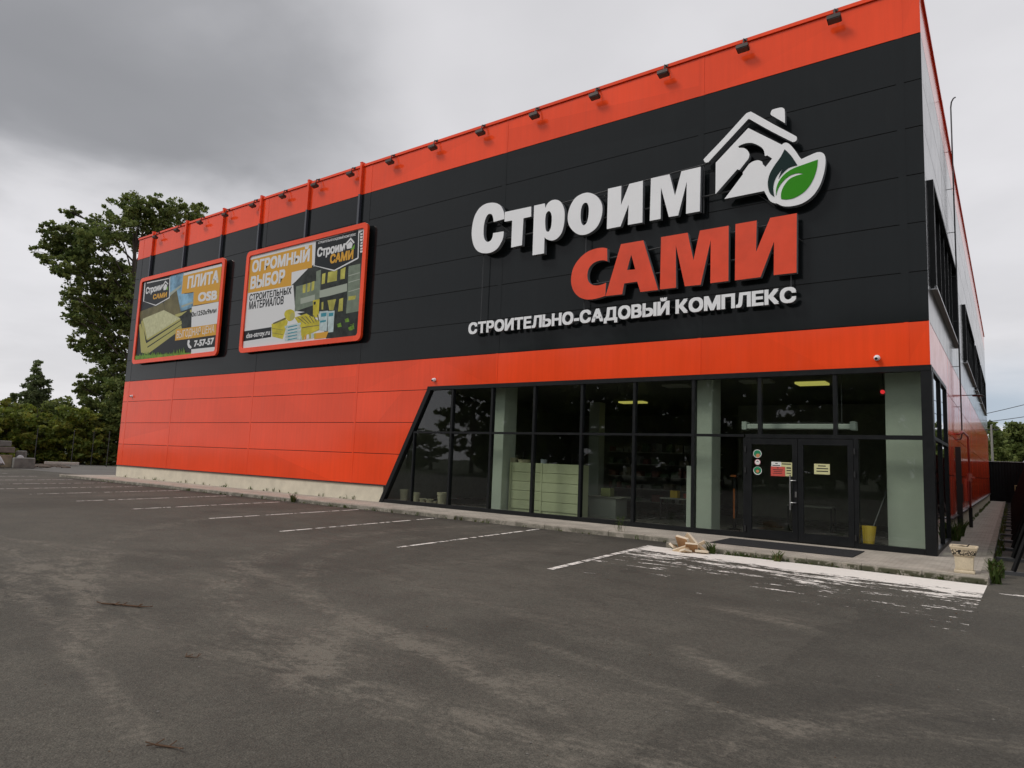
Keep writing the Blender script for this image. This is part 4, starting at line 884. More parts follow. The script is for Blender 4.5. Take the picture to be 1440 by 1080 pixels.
b = MB(); b.tube([(-1.38, .58, .33), (-1.08, 1.0, 1.35)], .02, 8); b.build('shaft', STEEL, sh)
ac = thing('air_curtain', 'long white air curtain unit above the entrance doors', 'heater', (-3.1, .6, 2.85))
b = MB(); b.bbox(-4.40, .42, 2.86, -1.70, .68, 3.0, .02); b.build('housing', mat('aircurtain_white', (.50, .54, .50), .5), ac)
b = MB(); b.box(-4.2, .46, 3.001, -1.95, .66, 3.05); b.build('grille', BLACKP, ac)
for x in (-4.46, -1.78): b = MB(); b.bbox(x, .40, 2.84, x+.13, .70, 3.06, .01); b.build('end_cap', mat('cap_white', (.45, .5, .46), .5), ac)
for x in (-4.1, -2.0): b = MB(); b.box(x, .55, 3.05, x+.02, .57, 4.399); b.build('hanger', STEEL, ac)
qa, qb = on_z(1142, 541, 4.33), on_z(890, 567, 4.33)
for (x0, x1, y0, y1, on, lab) in ((qa.x-.42, qa.x+.42, qa.y-.3, qa.y+.3, 1, 'lit yellowish ceiling panel above the entrance doors'), (qb.x-.55, qb.x+.55, qb.y-.25, qb.y+.25, 1, 'lit yellowish ceiling panel deep in the shop, left of the second column'), (-5.0, -4.1, 1.8, 2.4, 0, 'unlit ceiling panel next to the lit one above the doors'), (-7.6, -6.7, 2.2, 2.8, 0, 'unlit ceiling panel left of the second column')):
    b = MB(); b.bbox(x0, y0, 4.33, x1, y1, 4.395, .01); tag(b.build('ceiling_light', LIGHTP if on else PANELOFF), lab, 'ceiling light', 'ceiling lights in the shop')
sk = thing('shelf_rack', 'dim shelf rack with small goods behind the second window from the left', 'shelf', (-14.0, 2.6, .0105))
for k in range(5): b = MB(); b.box(-14.9, 2.6, .25+k*.42, -13.5, 3.0, .28+k*.42); b.build('shelf', mat('rack_grey', (.26, .26, .23), .6), sk)
for xq in (-14.9, -13.54): b = MB(); b.box(xq, 3.001, .0105, xq+.04, 3.04, 2.1); b.build('upright', STEEL, sk)
b = MB()
for k in range(4):
    xq = -14.85
    while xq < -13.65: wq = random.uniform(.08, .2); b.bbox(xq, 2.65, .2805+k*.42, xq+wq, 2.85, .28+k*.42+random.uniform(.1, .3), .006, random.randint(0, 3)); xq += wq+random.uniform(.02, .1)
o = b.build('shelf_goods', [TERRA, mat('goods_grey', (.2, .21, .2), .6), mat('goods_red', (.13, .045, .035), .6), mat('goods_green', (.065, .095, .055), .6)], sk); o['kind'] = 'stuff'
sk = thing('goods_rack', 'tall dim rack of boxes against the inner wall behind the third and fourth panes', 'shelf', (-9.5, 7.6, .0105))
for k in range(5): b = MB(); b.box(-12.4, 7.6, .3+k*.5, -7.6, 8.1, .33+k*.5); b.build('shelf', mat('rack_grey', (.26, .26, .23), .6), sk)
b = MB()
for k in range(5):
    xq = -12.3
    while xq < -7.8: wq = random.uniform(.12, .4); b.bbox(xq, 7.62, .3305+k*.5, xq+wq, 7.95, .33+k*.5+random.uniform(.12, .38), .008, random.randint(0, 3)); xq += wq+random.uniform(.02, .2)
o = b.build('shelf_goods', [mat('goods_tan', (.15, .125, .09), .7), mat('goods_white', (.19, .19, .18), .6), mat('goods_red', (.13, .045, .035), .6), mat('goods_green', (.065, .095, .055), .6)], sk); o['kind'] = 'stuff'
pq = on_y(1241, 551, .75); b = MB(); b.tube([(pq.x, .80, pq.z), (pq.x, .74, pq.z)], .05, 14); tag(b.build('alarm_lamp', mat('red_led', (.5, .02, .02), .4, emit=((1, .04, .05), .8))), 'small glowing red lamp high behind the glass left of the right column', 'lamp')
b = MB(); b.bbox(pq.x-.06, .801, pq.z-.09, pq.x+.06, .86, pq.z+.2, .01); b.box(pq.x-.01, .81, pq.z+.2, pq.x+.01, .83, 4.399); tag(b.build('lamp_bracket', BLACKP), 'black box on a rod carrying the small red lamp', 'bracket')
kk = thing('barrier_post', 'black and orange post with a round head behind the glass beside the left door', 'post', (-5.1, 1.8, .0105))
b = MB(); b.tube([(-5.1, 1.8, .0105), (-5.1, 1.8, 1.5)], .05, 10); b.lathe([(.18, 0), (.18, .04), (.05, .06)], 14, (-5.1, 1.8, .011)); b.build('post', BLACKP, kk)
b = MB(); b.box(-5.125, 1.735, .35, -5.075, 1.749, 1.2); b.build('stripe', mat('orange_band', (.65, .17, .03), .5), kk)
b = MB(); b.bbox(-5.25, 1.68, 1.5, -4.95, 1.92, 1.62, .03); b.build('head', BLACKP, kk)
b = MB(); b.bbox(-5.18, 1.66, 1.54, -5.02, 1.679, 1.59, .004); b.build('light', mat('orange_head', (.75, .2, .05), .4), kk)
for x, y, w, lab in ((-7.6, 3.2, .9, 'dark display table in the shop with small goods'), (-3.6, 4.2, 1.3, 'low pale desk behind the left door')):
    t = thing('display_table', lab, 'table', (x, y, .0105))
    b = MB(); b.box(x-w/2, y, .70, x+w/2, y+.6, .74); b.build('top', mat('tabletop', (.28, .28, .25), .5), t)
    for dx in (-w/2+.03, w/2-.03):
        for dy in (.03, .57): b = MB(); b.box(x+dx-.02, y+dy-.02, .0105, x+dx+.02, y+dy+.02, .699); b.build('leg', BLACKP, t)
b = MB(); b.bbox(-7.75, 3.35, .741, -7.5, 3.6, .98, .01); tag(b.build('tin', YEL), 'small yellow tin on the display table', 'tin')
b = MB(); b.bbox(-7.35, 3.5, .741, -7.2, 3.6, .9, .01); tag(b.build('box', REDP), 'small red box on the display table', 'box')

# ------------------------------------------------------------------ outside by the entrance
b = MB(); b.bbox(-4.42, -2.1, .003, -1.34, -.62, .018, .004); tag(b.build('door_mat', TREADB), 'long black rubber mat lying in front of the doors', 'mat')
pl = thing('planter', 'square cream planter with dark scroll frieze standing on the walkway corner', 'planter', (.66, -2.62, .003))
c0 = (.66, -2.62, .003); pl.scale = (.80, .80, .92)
b = MB(); b.lathe([(.205, 0), (.21, .012), (.21, .04), (.195, .055)], 28, c0, square=True); b.build('foot', CREAM, pl, fix=True)
b = MB(); b.lathe([(.175, .056), (.18, .07), (.20, .33), (.215, .335)], 28, c0, square=True); b.build('body', CREAM, pl, fix=True)
def frieze_mat():
    m = bpy.data.materials.new('scroll_frieze'); m.use_nodes = True; g = NT(m.node_tree); bs = g.n['Principled BSDF']; bs.inputs['Roughness'].default_value = .8
    o = g.n.new('ShaderNodeTexCoord').outputs['Object']; x, y, z = g.sep(o)
    n = g.noise(o, 16, 2, .5, 1.4); wv = g.m('SINE', g.m('MULTIPLY', g.m('ADD', g.voro(o, 17), n), 13))
    band = g.m('MULTIPLY', g.ss(z, .345, .36), g.ss(z, .475, .46))
    g.l.new(g.mix(g.m('MULTIPLY', g.ss(wv, -.35, -.1), band), (.60, .50, .35), (.012, .010, .008)), bs.inputs['Base Color']); return m
b = MB(); b.lathe([(.215, .336), (.23, .35), (.262, .46), (.275, .49), (.283, .50), (.288, .525), (.28, .535), (.245, .53), (.235, .49)], 28, c0, square=True); b.build('flared_rim', frieze_mat(), pl, fix=True)
b = MB(); b.lathe([(.225, .49), (.22, .505), (.1, .51)], 28, c0, square=True)
b.tube([(.5, -2.65, .51), (.62, -2.6, .53), (.72, -2.66, .52)], .012, 6); b.tube([(.7, -2.7, .51), (.77, -2.62, .57)], .012, 6); b.build('soil', SOIL, pl)
# split wood offcuts: each piece a thing
def chunk(name, loc, rot, lx, ly, lz, lab, mats, mi_face=1):
    bm = bmesh.new(); bmesh.ops.create_cube(bm, size=1)
    for w in bm.verts: w.co = Vector((w.co.x*lx+random.uniform(-.03, .03)*lx, w.co.y*ly, w.co.z*lz*(1+random.uniform(-.12, .12))))
    bmesh.ops.bevel(bm, geom=bm.edges[:], offset=.006, segments=1, affect='EDGES')
    b = MB(); b.bm(bm); b.mi = [1 if abs(Vector(np.mean([b.v[i] for i in f], axis=0)).y) > ly*.45 else 0 for f in b.f]
    o = b.build(name, mats); o.rotation_euler = [R(a) for a in rot]; o.location = loc; return tag(o, lab, 'wood scrap', 'heap of wood scraps at the kerb')
WX, WY = -4.45, -3.42
for a in (((-.08, 0, .17), (28, 6, -28), .38, .07, .24, 'largest wood scrap, tan face towards the lot, in the heap at the kerb'),
          ((-.30, .02, .06), (60, 10, -50), .24, .05, .18, 'reddish wood scrap lying at the left of the heap'),
          ((.06, .06, .28), (10, 40, -15), .30, .05, .10, 'pale plank end sticking up out of the heap'),
          ((-.10, -.14, .06), (15, -22, 5), .36, .06, .07, 'long pale splinter along the front of the heap'),
          ((.14, -.10, .12), (40, 4, 18), .26, .05, .19, 'pinkish brown wood scrap at the front right of the heap'),
          ((.30, .04, .14), (20, 35, 40), .26, .04, .05, 'thin pale stick leaning at the right of the heap'),
          ((.26, .10, .20), (5, -30, 30), .24, .035, .05, 'second thin stick crossing the right of the heap'),
          ((.36, -.03, .05), (80, 0, 10), .26, .05, .12, 'flat pale scrap lowest at the right of the heap'),
          ((.05, -.22, .045), (70, 15, 60), .20, .04, .12, 'short scrap fallen in front of the heap')):
    (dx, dy, dz), rot, lx, ly, lz, lab = a
    chunk('wood_scrap', (WX+dx*.95, WY+dy*1.0, GZ+dz*.95), rot, lx*1.05, ly*1.1, lz*1.45, lab, [PALEW, BARKW if ('tan' in lab or 'brown' in lab or 'reddish' in lab) else WOOD])
# weeds
def tuft(b, x, y, z, n, h, spread, broad=.012):
    for k in range(n):
        a = random.uniform(0, 6.28); l = h*random.uniform(.5, 1.1); bx, by = x+random.uniform(-1, 1)*spread, y+random.uniform(-1, 1)*spread*.4
        dx, dy = math.cos(a)*l*.5, math.sin(a)*l*.5; w = broad*random.uniform(.6, 1.3); px, py = -math.sin(a)*w, math.cos(a)*w; mi = random.choice((0, 0, 1, 2))
        b.add([(bx-px, by-py, z), (bx+px, by+py, z), (bx+dx*.4+px, by+dy*.4+py, z+l*.6), (bx+dx*.4-px, by+dy*.4-py, z+l*.6), (bx+dx, by+dy, z+l*.95)], [(0, 1, 2, 3), (3, 2, 4)], mi)
b = MB()
for k in range(75):
    t = random.choice((.05, .2, .28, .31, .42, .55, .74, .93))+random.gauss(0, .05); x = -4.9+t*5.9; t = min(max(t, 0), .98); x = -4.9+t*5.9; y = -3.15-.02*t-random.uniform(.0, .05)
    tuft(b, x, y, GZ, random.randint(3, 9), random.choice((.04, .05, .07, .12)), .05)
for k in range(70): x = random.uniform(-38, -5.3); tuft(b, x, -2.08-(-x-5)*.006, GZ, random.randint(2, 6), random.choice((.05, .08, .14)), .05)
for k in range(40): x = random.uniform(-39, -18.2); tuft(b, x, -.03, 0, random.randint(2, 6), random.choice((.06, .1, .2)), .05)
for k in range(160): y = random.uniform(-3, 46); tuft(b, 1.10+random.uniform(-.03, .06), y, GZ, random.randint(3, 8), random.choice((.06, .1, .2)), .06)
for k in range(90): y = random.uniform(4.8, 48); tuft(b, .04, y, 0, random.randint(3, 8), random.choice((.08, .14, .2)), .06)
setting(b.build('kerb_weeds', LEAFW), 'stuff'); bpy.data.objects['kerb_weeds']['label'] = 'weeds and grass blades growing along the kerb'
def weed(x, y, z, h, n, lab, broad=.02):
    b = MB(); tuft(b, x, y, z, n, h, h*.28, broad)
    for k in range(4):
        a = random.uniform(0, 6.28); b.tube([(x, y, z), (x+.05*math.cos(a), y+.05*math.sin(a), z+h*.6), (x+.12*math.cos(a), y+.12*math.sin(a), z+h)], .005, 4)
        for q in range(5):
            s = random.uniform(.4, 1); w = Vector((x+.12*math.cos(a)*s, y+.12*math.sin(a)*s, z+h*s)); a2 = random.uniform(0, 6.28); l = h*.22
            b.add([w, w+Vector((math.cos(a2)*l*.5-.02, math.sin(a2)*l*.5+.02, l*.2)), w+Vector((math.cos(a2)*l, math.sin(a2)*l, l*.1)), w+Vector((math.cos(a2)*l*.5+.02, math.sin(a2)*l*.5-.02, l*.2))], [(0, 1, 2, 3)], random.choice((0, 1)))
    return tag(b.build('weed', LEAFW), lab, 'weed', 'single weeds')
weed(1.14, -1.9, GZ, .36, 34, 'tall leafy weed at the outer kerb right of the planter', .03); weed(1.15, -2.9, GZ, .3, 30, 'weed at the outer corner of the kerb')
weed(-3.95, -3.3, GZ, .26, 26, 'leafy weed right of the wood heap'); weed(-2.55, -3.32, GZ, .22, 24, 'weed at the kerb below the middle of the mat'); weed(.08, 4.9, 0, .55, 26, 'weed against the cream plinth beside the side window', .03)
weed(.07, 7.0, 0, .5, 30, 'bushy weed at the plinth near the black pipe', .03); weed(-20.3, -2.2, GZ, .32, 34, 'bushy weed at the kerb before the orange wall'); weed(-7.0, -1.7, 0, .4, 5, 'thin weed stalk on the walkway left of the wood heap', .01)
# twigs and litter on the asphalt
def twig(pts, r, lab):
    b = MB(); p = [Vector((x, y, GZ+r+random.uniform(0, .012))) for x, y in pts]; b.tube(p, [r]*(len(p)-1)+[r*.4], 5)
    for k in range(len(p)*2):
        q = random.choice(p); a = random.uniform(0, 6.28); b.tube([q, q+Vector((math.cos(a)*.06, math.sin(a)*.06, .015))], r*.6, 4)
    return tag(b.build('twig', TWIG), lab, 'twig', 'twigs on the asphalt')
twig([(-7.22, -14.42), (-7.1, -14.33), (-6.98, -14.3), (-6.82, -14.2), (-6.70, -14.12)], .010, 'long dry twig on the asphalt at the left')
twig([(-2.95, -15.92), (-2.88, -15.87), (-2.80, -15.85)], .007, 'short twig on the asphalt in the near foreground'); twig([(-4.6, -14.83), (-4.5, -14.78)], .007, 'tiny dark twig on the asphalt in the middle foreground')
def gravel():
    b = MB()
    for k in range(420):
        y = -17.0+13*random.random()**1.4; x = random.uniform(-14, 3); r = random.choice((.004, .006, .008, .012)); s = [random.uniform(.7, 1.2)*r for _ in range(3)]
        b.add([(x+s[0], y, GZ+s[2]*.3), (x, y+s[1], GZ+s[2]*.3), (x-s[0], y, GZ+s[2]*.3), (x, y-s[1], GZ+s[2]*.3), (x, y, GZ+s[2]), (x, y, GZ-.002)], [(0, 1, 4), (1, 2, 4), (2, 3, 4), (3, 0, 4), (1, 0, 5), (2, 1, 5), (3, 2, 5), (0, 3, 5)], random.choice((0, 0, 1)))
    setting(b.build('loose_gravel', [mat('pebble', (.16, .15, .135), .9), TWIG]), 'stuff')
gravel()

# ------------------------------------------------------------------ right side: pipes, fence, far trees
x, yv = .13, 9.6
vp = thing('vent_pipe', 'thin dark gas vent pipe with hooked top running up the glossy side wall', 'pipe', (x, yv, 3.1))
b = MB(); b.tube([(x, yv, 3.3), (x, yv, 14.9), (x, yv, 15.05), (x+.03, yv-.1, 15.2), (x+.10, yv-.25, 15.25), (x+.16, yv-.4, 15.2)], .024, 8); b.tube([(x, yv, 3.3), (x-.02, yv, 3.15), (x-.06, yv, 3.08), (.0, yv, 3.08)], .024, 8); b.build('pipe', STEEL, vp)
for z in (4.2, 5.6, 7.2, 8.8, 10.4, 12.0, 13.4): b = MB(); b.tube([(x, yv, z), (0, yv, z)], .012, 6); b.build('bracket', STEEL, vp)
rp = thing('gas_riser', 'red gas pipe loop with valve and dark foot standing on the side walkway', 'pipe', (.22, 12, 0))
b = MB(); b.tube([(.2, 12, .72), (.2, 12, 3.12), (.2, 11.9, 3.25), (.2, 11.7, 3.3), (.18, 8.7, 3.3), (.16, 8.5, 3.25), (.1, 8.45, 3.2), (.0, 8.45, 3.2)],   .036, 10); b.build('pipe', REDP, rp, smooth=True)
b = MB(); b.tube([(.2, 12, .001), (.2, 12, .718)], .062, 10); b.build('foot', BLACKP, rp)
b = MB(); b.tube([(.2, 12, 1.66), (.2, 12, 1.95)], .085, 10); b.tube([(.2, 12, 1.8), (.36, 11.9, 1.8)], .03, 8); b.build('valve', mat('valve_red', (.42, .13, .1), .5), rp)
b = MB(); b.box(.02, 7.6, .001, .17, 7.72, 2.75); b.box(.172, 7.62, 1.0, .20, 7.70, 1.6); tag(b.build('cable_duct', BLACKP), 'tall black cable duct standing against the side wall by the glazed bay', 'duct')
b = MB(); b.bbox(.001, 15.0, .85, .10, 15.9, 1.75, .02); tag(b.build('meter_box', REDP), 'red meter box on the side wall past the gas pipe', 'box')
wl = thing('wall_lamp', 'small dark lamp on a short arm high on the side wall', 'lamp', (0, 15.6, 5.15)); b = MB(); b.tube([(0, 15.6, 5.2), (.4, 15.6, 5.22)], .02, 6); b.build('arm', STEEL, wl); b = MB(); b.lathe([(.02, 0), (.22, -.05), (.2, -.09)], 12, (.45, 15.6, 5.25)); b.build('shade', STEEL, wl)
FX0 = 2.5
def corr(b, p, q, z0, z1, pitch=.2, d=.035):
    p, q = Vector((*p, 0)), Vector((*q, 0)); Ln = (q-p).length; t = (q-p)/Ln; nn = Vector((t.y, -t.x, 0)); n = int(Ln/pitch); k = len(b.v)
    for i in range(n*2+1):
        w = p+t*(i*pitch/2)+nn*(d if i % 2 else 0)
        for off in (0, .006):
            for z in (z0, z1): u = w-nn*off; b.v.append((u.x, u.y, z))
    for i in range(n*2):
        a = k+i*4; c_ = a+4
        for f in ((a, c_, c_+1, a+1), (a+3, c_+3, c_+2, a+2), (a+1, c_+1, c_+3, a+3)): b.f.append(f); b.mi.append(0)
sf = thing('sheet_fence', 'tall black sheet metal fence along the right edge of the lot', 'fence', (FX0, 0, GZ))
b = MB(); corr(b, (FX0, -1.4), (FX0, 52.6), GZ+.08, 3.25); b.build('sheet', FENCE, sf)
for k in range(19):
    y = -1.22+2.9*k
    b = MB(); b.box(FX0-.01, y-.03, GZ, FX0+.06, y+.03, 3.3); b.box(FX0-.001, y-.031, 3.301, FX0+.03, y+.031, 3.33); b.build('post', FENCE, sf)
    b = MB(); b.add([], []); b.tube([(1.40, y, GZ+.08), (FX0-.02, y, 3.2)], .045, 4); b.build('strut', FENCE, sf)
    b = MB(); b.box(1.08, y-.05, GZ, FX0-.03, y+.05, GZ+.07); b.build('ground_beam', STEEL, sf)
ff = thing('back_fence', 'black sheet fence closing the far end of the side yard', 'fence', (1.2, 52.7, GZ))
b = MB(); corr(b, (FX0, 52.7), (-.3, 52.7), GZ, 3.28); b.build('sheet', FENCE, ff)
b = MB(); b.box(-.3, 52.6, 3.281, FX0, 52.72, 3.33); b.build('top_rail', mat('grey_rail', (.35, .36, .36), .5), ff)
b = MB(); b.tube([(1.70, 52.5, 0), (1.70, 52.5, 1.35), (3.1, 52.5, 1.35)], .05, 6); tag(b.build('pipe_frame', mat('yellow_pipe', (.55, .42, .2), .6)), 'yellowish bent pipe standing before the far black fence', 'pipe')
b = MB(); b.box(2.2, 62, GZ, 22, 70, 3.1); b.build('x', PLINTH); bpy.data.objects.remove(bpy.data.objects['x'])
hs = thing('white_shed', 'low shed with a white roof beyond the black fence', 'shed', (12, 66, GZ))
b = MB(); b.box(2.75, 62, GZ, 24, 72, 3.0); b.build('wall', mat('shed_wall', (.35, .35, .33), .9), hs)
b = MB(); b.add([(2.55, 61.6, 3.0), (24.3, 61.6, 3.0), (24.3, 66.8, 3.75), (2.55, 66.8, 3.75), (2.55, 72.4, 3.0), (24.3, 72.4, 3.0)], [(0, 1, 2, 3), (3, 2, 5, 4), (0, 3, 4), (1, 5, 2), (0, 4, 5, 1)]); b.build('roof', mat('white_roof', (.75, .76, .78), .6), hs)
up = thing('utility_pole', 'slim grey utility pole rising behind the far end of the side wall', 'pole', (.05, 60, GZ))
b = MB(); b.tube([(.12, 60, GZ), (.12, 60, 6.9)], [.12, .08], 8); b.build('pole', mat('pole_grey', (.3, .29, .27), .9), up); b = MB(); b.box(-.5, 59.95, 6.4, .7, 60.05, 6.5); b.build('crossarm', STEEL, up)
for (u0, v0, u1, v1, lab) in ((1380, 583, 1470, 560, 'upper overhead cable crossing the sky right of the store'), (1380, 594, 1470, 580, 'lower overhead cable crossing the sky right of the store')):
    p, q = on_y(u0, v0, 62), on_y(u1, v1, 62); dv = q-p; a = p-dv*1.0; c_ = q+dv*1.5; b = MB(); b.tube([a.lerp(c_, t)-Vector((0, 0, .5*4*t*(1-t)-.40)) for t in np.linspace(0, 1, 14)], .03, 5); tag(b.build('overhead_cable', WIRE), lab, 'cable', 'overhead cables')

# ------------------------------------------------------------------ trees
def leaf_cloud(centres, per, size, rng, flat=.7):
    """many small kite leaves scattered in clumps: returns verts, faces, material index"""
    C = np.array([c_[:3] for c_ in centres]); Rr = np.array([c_[3] for c_ in centres]); n = len(C)
    idx = np.repeat(np.arange(n), per); N = len(idx)
    d = rng.normal(size=(N, 3)); d /= np.linalg.norm(d, axis=1)[:, None]; rad = rng.random(N)**.45
    P = C[idx]+d*(rad*Rr[idx])[:, None]*np.array([1, 1, flat])
    P[:, 2] -= rng.random(N)*Rr[idx]*.15
    a = rng.normal(size=(N, 3)); a /= np.linalg.norm(a, axis=1)[:, None]
    nrm = rng.normal(size=(N, 3))+np.array([0, 0, .9]); nrm /= np.linalg.norm(nrm, axis=1)[:, None]
    t = np.cross(nrm, a); t /= np.linalg.norm(t, axis=1)[:, None]; s = np.cross(nrm, t)
    L_ = (size*(.6+.8*rng.random(N)))[:, None]; Wd = L_*.36
    V = np.stack([P-t*L_*.5, P+s*Wd-t*L_*.05, P+t*L_*.5, P-s*Wd-t*L_*.05], axis=1).reshape(-1, 3)
    Fa = np.arange(4*N).reshape(-1, 4); mi = rng.integers(0, 3, size=n)[idx]; jit = rng.random(N) < .3; mi = np.where(jit, rng.integers(0, 3, size=N), mi)
    return V, Fa, mi
def np_mesh(name, V, Fa, mi, mats, parent):
    me = bpy.data.meshes.new(name); me.vertices.add(len(V)); me.vertices.foreach_set('co', V.astype(np.float32).ravel())
    me.loops.add(Fa.size); me.loops.foreach_set('vertex_index', Fa.astype(np.int32).ravel()); me.polygons.add(len(Fa))
    me.polygons.foreach_set('loop_start', np.arange(0, Fa.size, 4, dtype=np.int32)); me.polygons.foreach_set('material_index', mi.astype(np.int32))
    for m in mats: me.materials.append(m)
    me.update(calc_edges=True); me.validate()
    o = bpy.data.objects.new(name, me); COL.objects.link(o); o.parent = parent; o.matrix_parent_inverse = Matrix.Translation(-Vector(parent.location)); return o
def subclumps(lobes, rng, k, fr=.42):
    out = []
    for (x, y, z, r) in lobes:
        n = max(3, int(k*(r/1.5)**1.6))
        d = rng.normal(size=(n, 3)); d /= np.linalg.norm(d, axis=1)[:, None]; rad = r*(.35+.68*rng.random(n)**.6)
        for q, w in zip(d, rad):
            rr = r*fr*(.55+.7*rng.random()); out.append((x+q[0]*w, y+q[1]*w, z+q[2]*w*.85, max(rr, .3)))
    return out
def tree(name, label, cat, base, lobes, per, size, mats, group, trunk_r=.25, k=9, fr=.42, top=None, seed=1, trunk=True):
    rng = np.random.default_rng(seed); t = thing(name, label, cat, tuple(base), group)
    cl = subclumps(lobes, rng, k, fr); V, Fa, mi = leaf_cloud(cl, per, size, rng)
    np_mesh('crown', V, Fa, mi, mats, t)
    if trunk:
        b = MB(); bx, by, bz = base; zt = top or max(l[2] for l in lobes); cx = np.mean([l[0] for l in lobes]); cy = np.mean([l[1] for l in lobes])
        ax = [Vector((bx, by, bz-.1)), Vector((bx*.93+cx*.07, by, bz+(zt-bz)*.25)), Vector((bx*.8+cx*.2, by*.9+cy*.1, bz+(zt-bz)*.55)), Vector((bx*.6+cx*.4, by*.7+cy*.3, bz+(zt-bz)*.85)), Vector((bx*.5+cx*.5, by*.5+cy*.5, zt))]
        b.tube(ax, [trunk_r*1.25, trunk_r, trunk_r*.75, trunk_r*.4, trunk_r*.12], 8)
        for (x, y, z, r) in lobes:
            f = min(max((z-bz)/(zt-bz)*.82-.08, .12), .95)*4; i = min(int(f), 3); s = ax[i].lerp(ax[i+1], f-i); e_ = Vector((x, y, z)); mid = s.lerp(e_, .55)+Vector((0, 0, .12*(e_-s).length))
            b.tube([s, mid, e_], [trunk_r*.24, trunk_r*.13, trunk_r*.05], 5)
            for _ in range(4): d = Vector(rng.normal(size=3)).normalized()*r*.8; b.tube([mid.lerp(e_, .5), e_+d*.5, e_+d], [trunk_r*.1, trunk_r*.06, trunk_r*.03], 4)
        b.build('trunk', BARK, t)
    return t
ZS = 2.453
def lob(u, v, r, dist, rng, dd=3.0):
    p = at_dist(u, v, dist+rng.uniform(-dd, dd)); return (p.x, p.y, p.z, r*dist/F_PX*1.05)
rs = random.Random(3)
DT = 78
big = [(190, 165, 42), (165, 235, 40), (225, 215, 62), (285, 175, 62), (245, 95, 24), (330, 195, 66), (395, 150, 55), (430, 90, 55), (490, 65, 52), (545, 85, 50), (590, 105, 45), (640, 95, 45), (690, 90, 30), (480, 130, 60), (560, 160, 50), (265, 290, 55), (215, 290, 26), (330, 300, 66), (400, 330, 60), (455, 300, 50), (300, 375, 62), (260, 395, 34), (370, 400, 70), (430, 430, 70), (285, 455, 46), (245, 460, 22), (340, 470, 62), (410, 510, 70), (300, 540, 42), (265, 550, 20), (360, 565, 60), (420, 600, 70), (375, 640, 58), (320, 680, 38), (280, 695, 28), (400, 700, 66), (345, 730, 52), (440, 720, 60), (440, 810, 75), (380, 820, 70), (470, 210, 40)]
lobes = [lob(u/ZS, 260+v/ZS, r/ZS, DT, rs) for u, v, r in big]
pb = on_z(172, 654, GZ); base = at_dist(172, 650, DT); base.z = GZ
tree('poplar_tree', 'tall leaning poplar standing behind the left end of the store', 'tree', base, lobes, 34, .30, LEAF, None, .42, 30, .25, at_dist(185, 300, DT).z, 11)
TG = 'trees and bushes on the left edge'
def lb(u, v, r, d, seed, dd=1.5): q = random.Random(seed); return lob(u, v, r, d, q, dd)
sp = [(50, 545-k*10, 3.0+max(0, 4-k)*4.0) for k in range(4)]
con = []
for k, v in enumerate(range(508, 610, 5)):
    hw = 1.5+(v-508)*.42 if v < 540 else 15+(v-540)*.22
    for j in range(1+int(hw/6)):
        con.append(lb(53+random.Random(k*9+j).uniform(-hw, hw)*.8, v+random.Random(k+j).uniform(-2, 2), max(2.2, hw*.45), 92, k*7+j, .4+hw*.08))
p = at_dist(53, 650, 92); p.z = GZ
tree('birch_tree', 'pointed young tree rising above the bushes at the left', 'tree', p, con, 30, .30, LEAFC, TG, .16, 16, .40, at_dist(53, 530, 92).z, 5)
p = at_dist(16, 650, 96); p.z = GZ
tree('birch_tree', 'smaller pointed tree just left of the taller one at the left edge', 'tree', p, [lb(17, 556, 4, 96, 1), lb(14, 566, 9, 96, 2), lb(20, 575, 12, 96, 3), lb(8, 585, 14, 96, 4), lb(20, 600, 20, 96, 5)], 50, .36, LEAFC, TG, .15, 8, .42, None, 6)
bushes = [(-120, 76, 552, 60, LEAFY, 'yellow green bush far outside the left edge'), (-55, 74, 556, 55, LEAF, 'dark bush just outside the left edge'), (5, 73, 562, 46, LEAFY, 'yellow green bush at the left edge behind the concrete blocks'), (45, 75, 566, 42, LEAFY, 'yellow green bush behind the grey blocks under the pointed tree'), (82, 76, 556, 44, LEAF, 'dark green bush between the pointed tree and the poplar'), (112, 73, 575, 40, LEAFY, 'bright green bush above the white beam'), (140, 77, 560, 44, LEAF, 'dark bush at the foot of the poplar'), (165, 75, 575, 40, LEAF, 'dark bush touching the orange wall corner')]
for k, (u, d, vt, r, mt, lab) in enumerate(bushes):
    L_ = []
    q = random.Random(20+k)
    for j in range(24):
        vv = q.uniform(vt+10, 645); wf = 1.0 if vv > 610 else .75
        L_.append(lob(u+q.uniform(-r, r)*.85*wf, vv, q.uniform(.28, .42)*r, d, q, 2.5))
    L_ += [lob(u+q.uniform(-r*.4, r*.4), vt+8, r*.24, d, q, 1.5), lob(u-r*.5, 642, r*.3, d, q, 1), lob(u+r*.5, 642, r*.3, d, q, 1), lob(u, 645, r*.35, d-1, q, 1)]
    p = at_dist(u, 650, d); p.z = GZ
    tree('bush', lab, 'bush', p, L_, 28, .30, mt, TG, .12, 16, .32, None, 40+k)
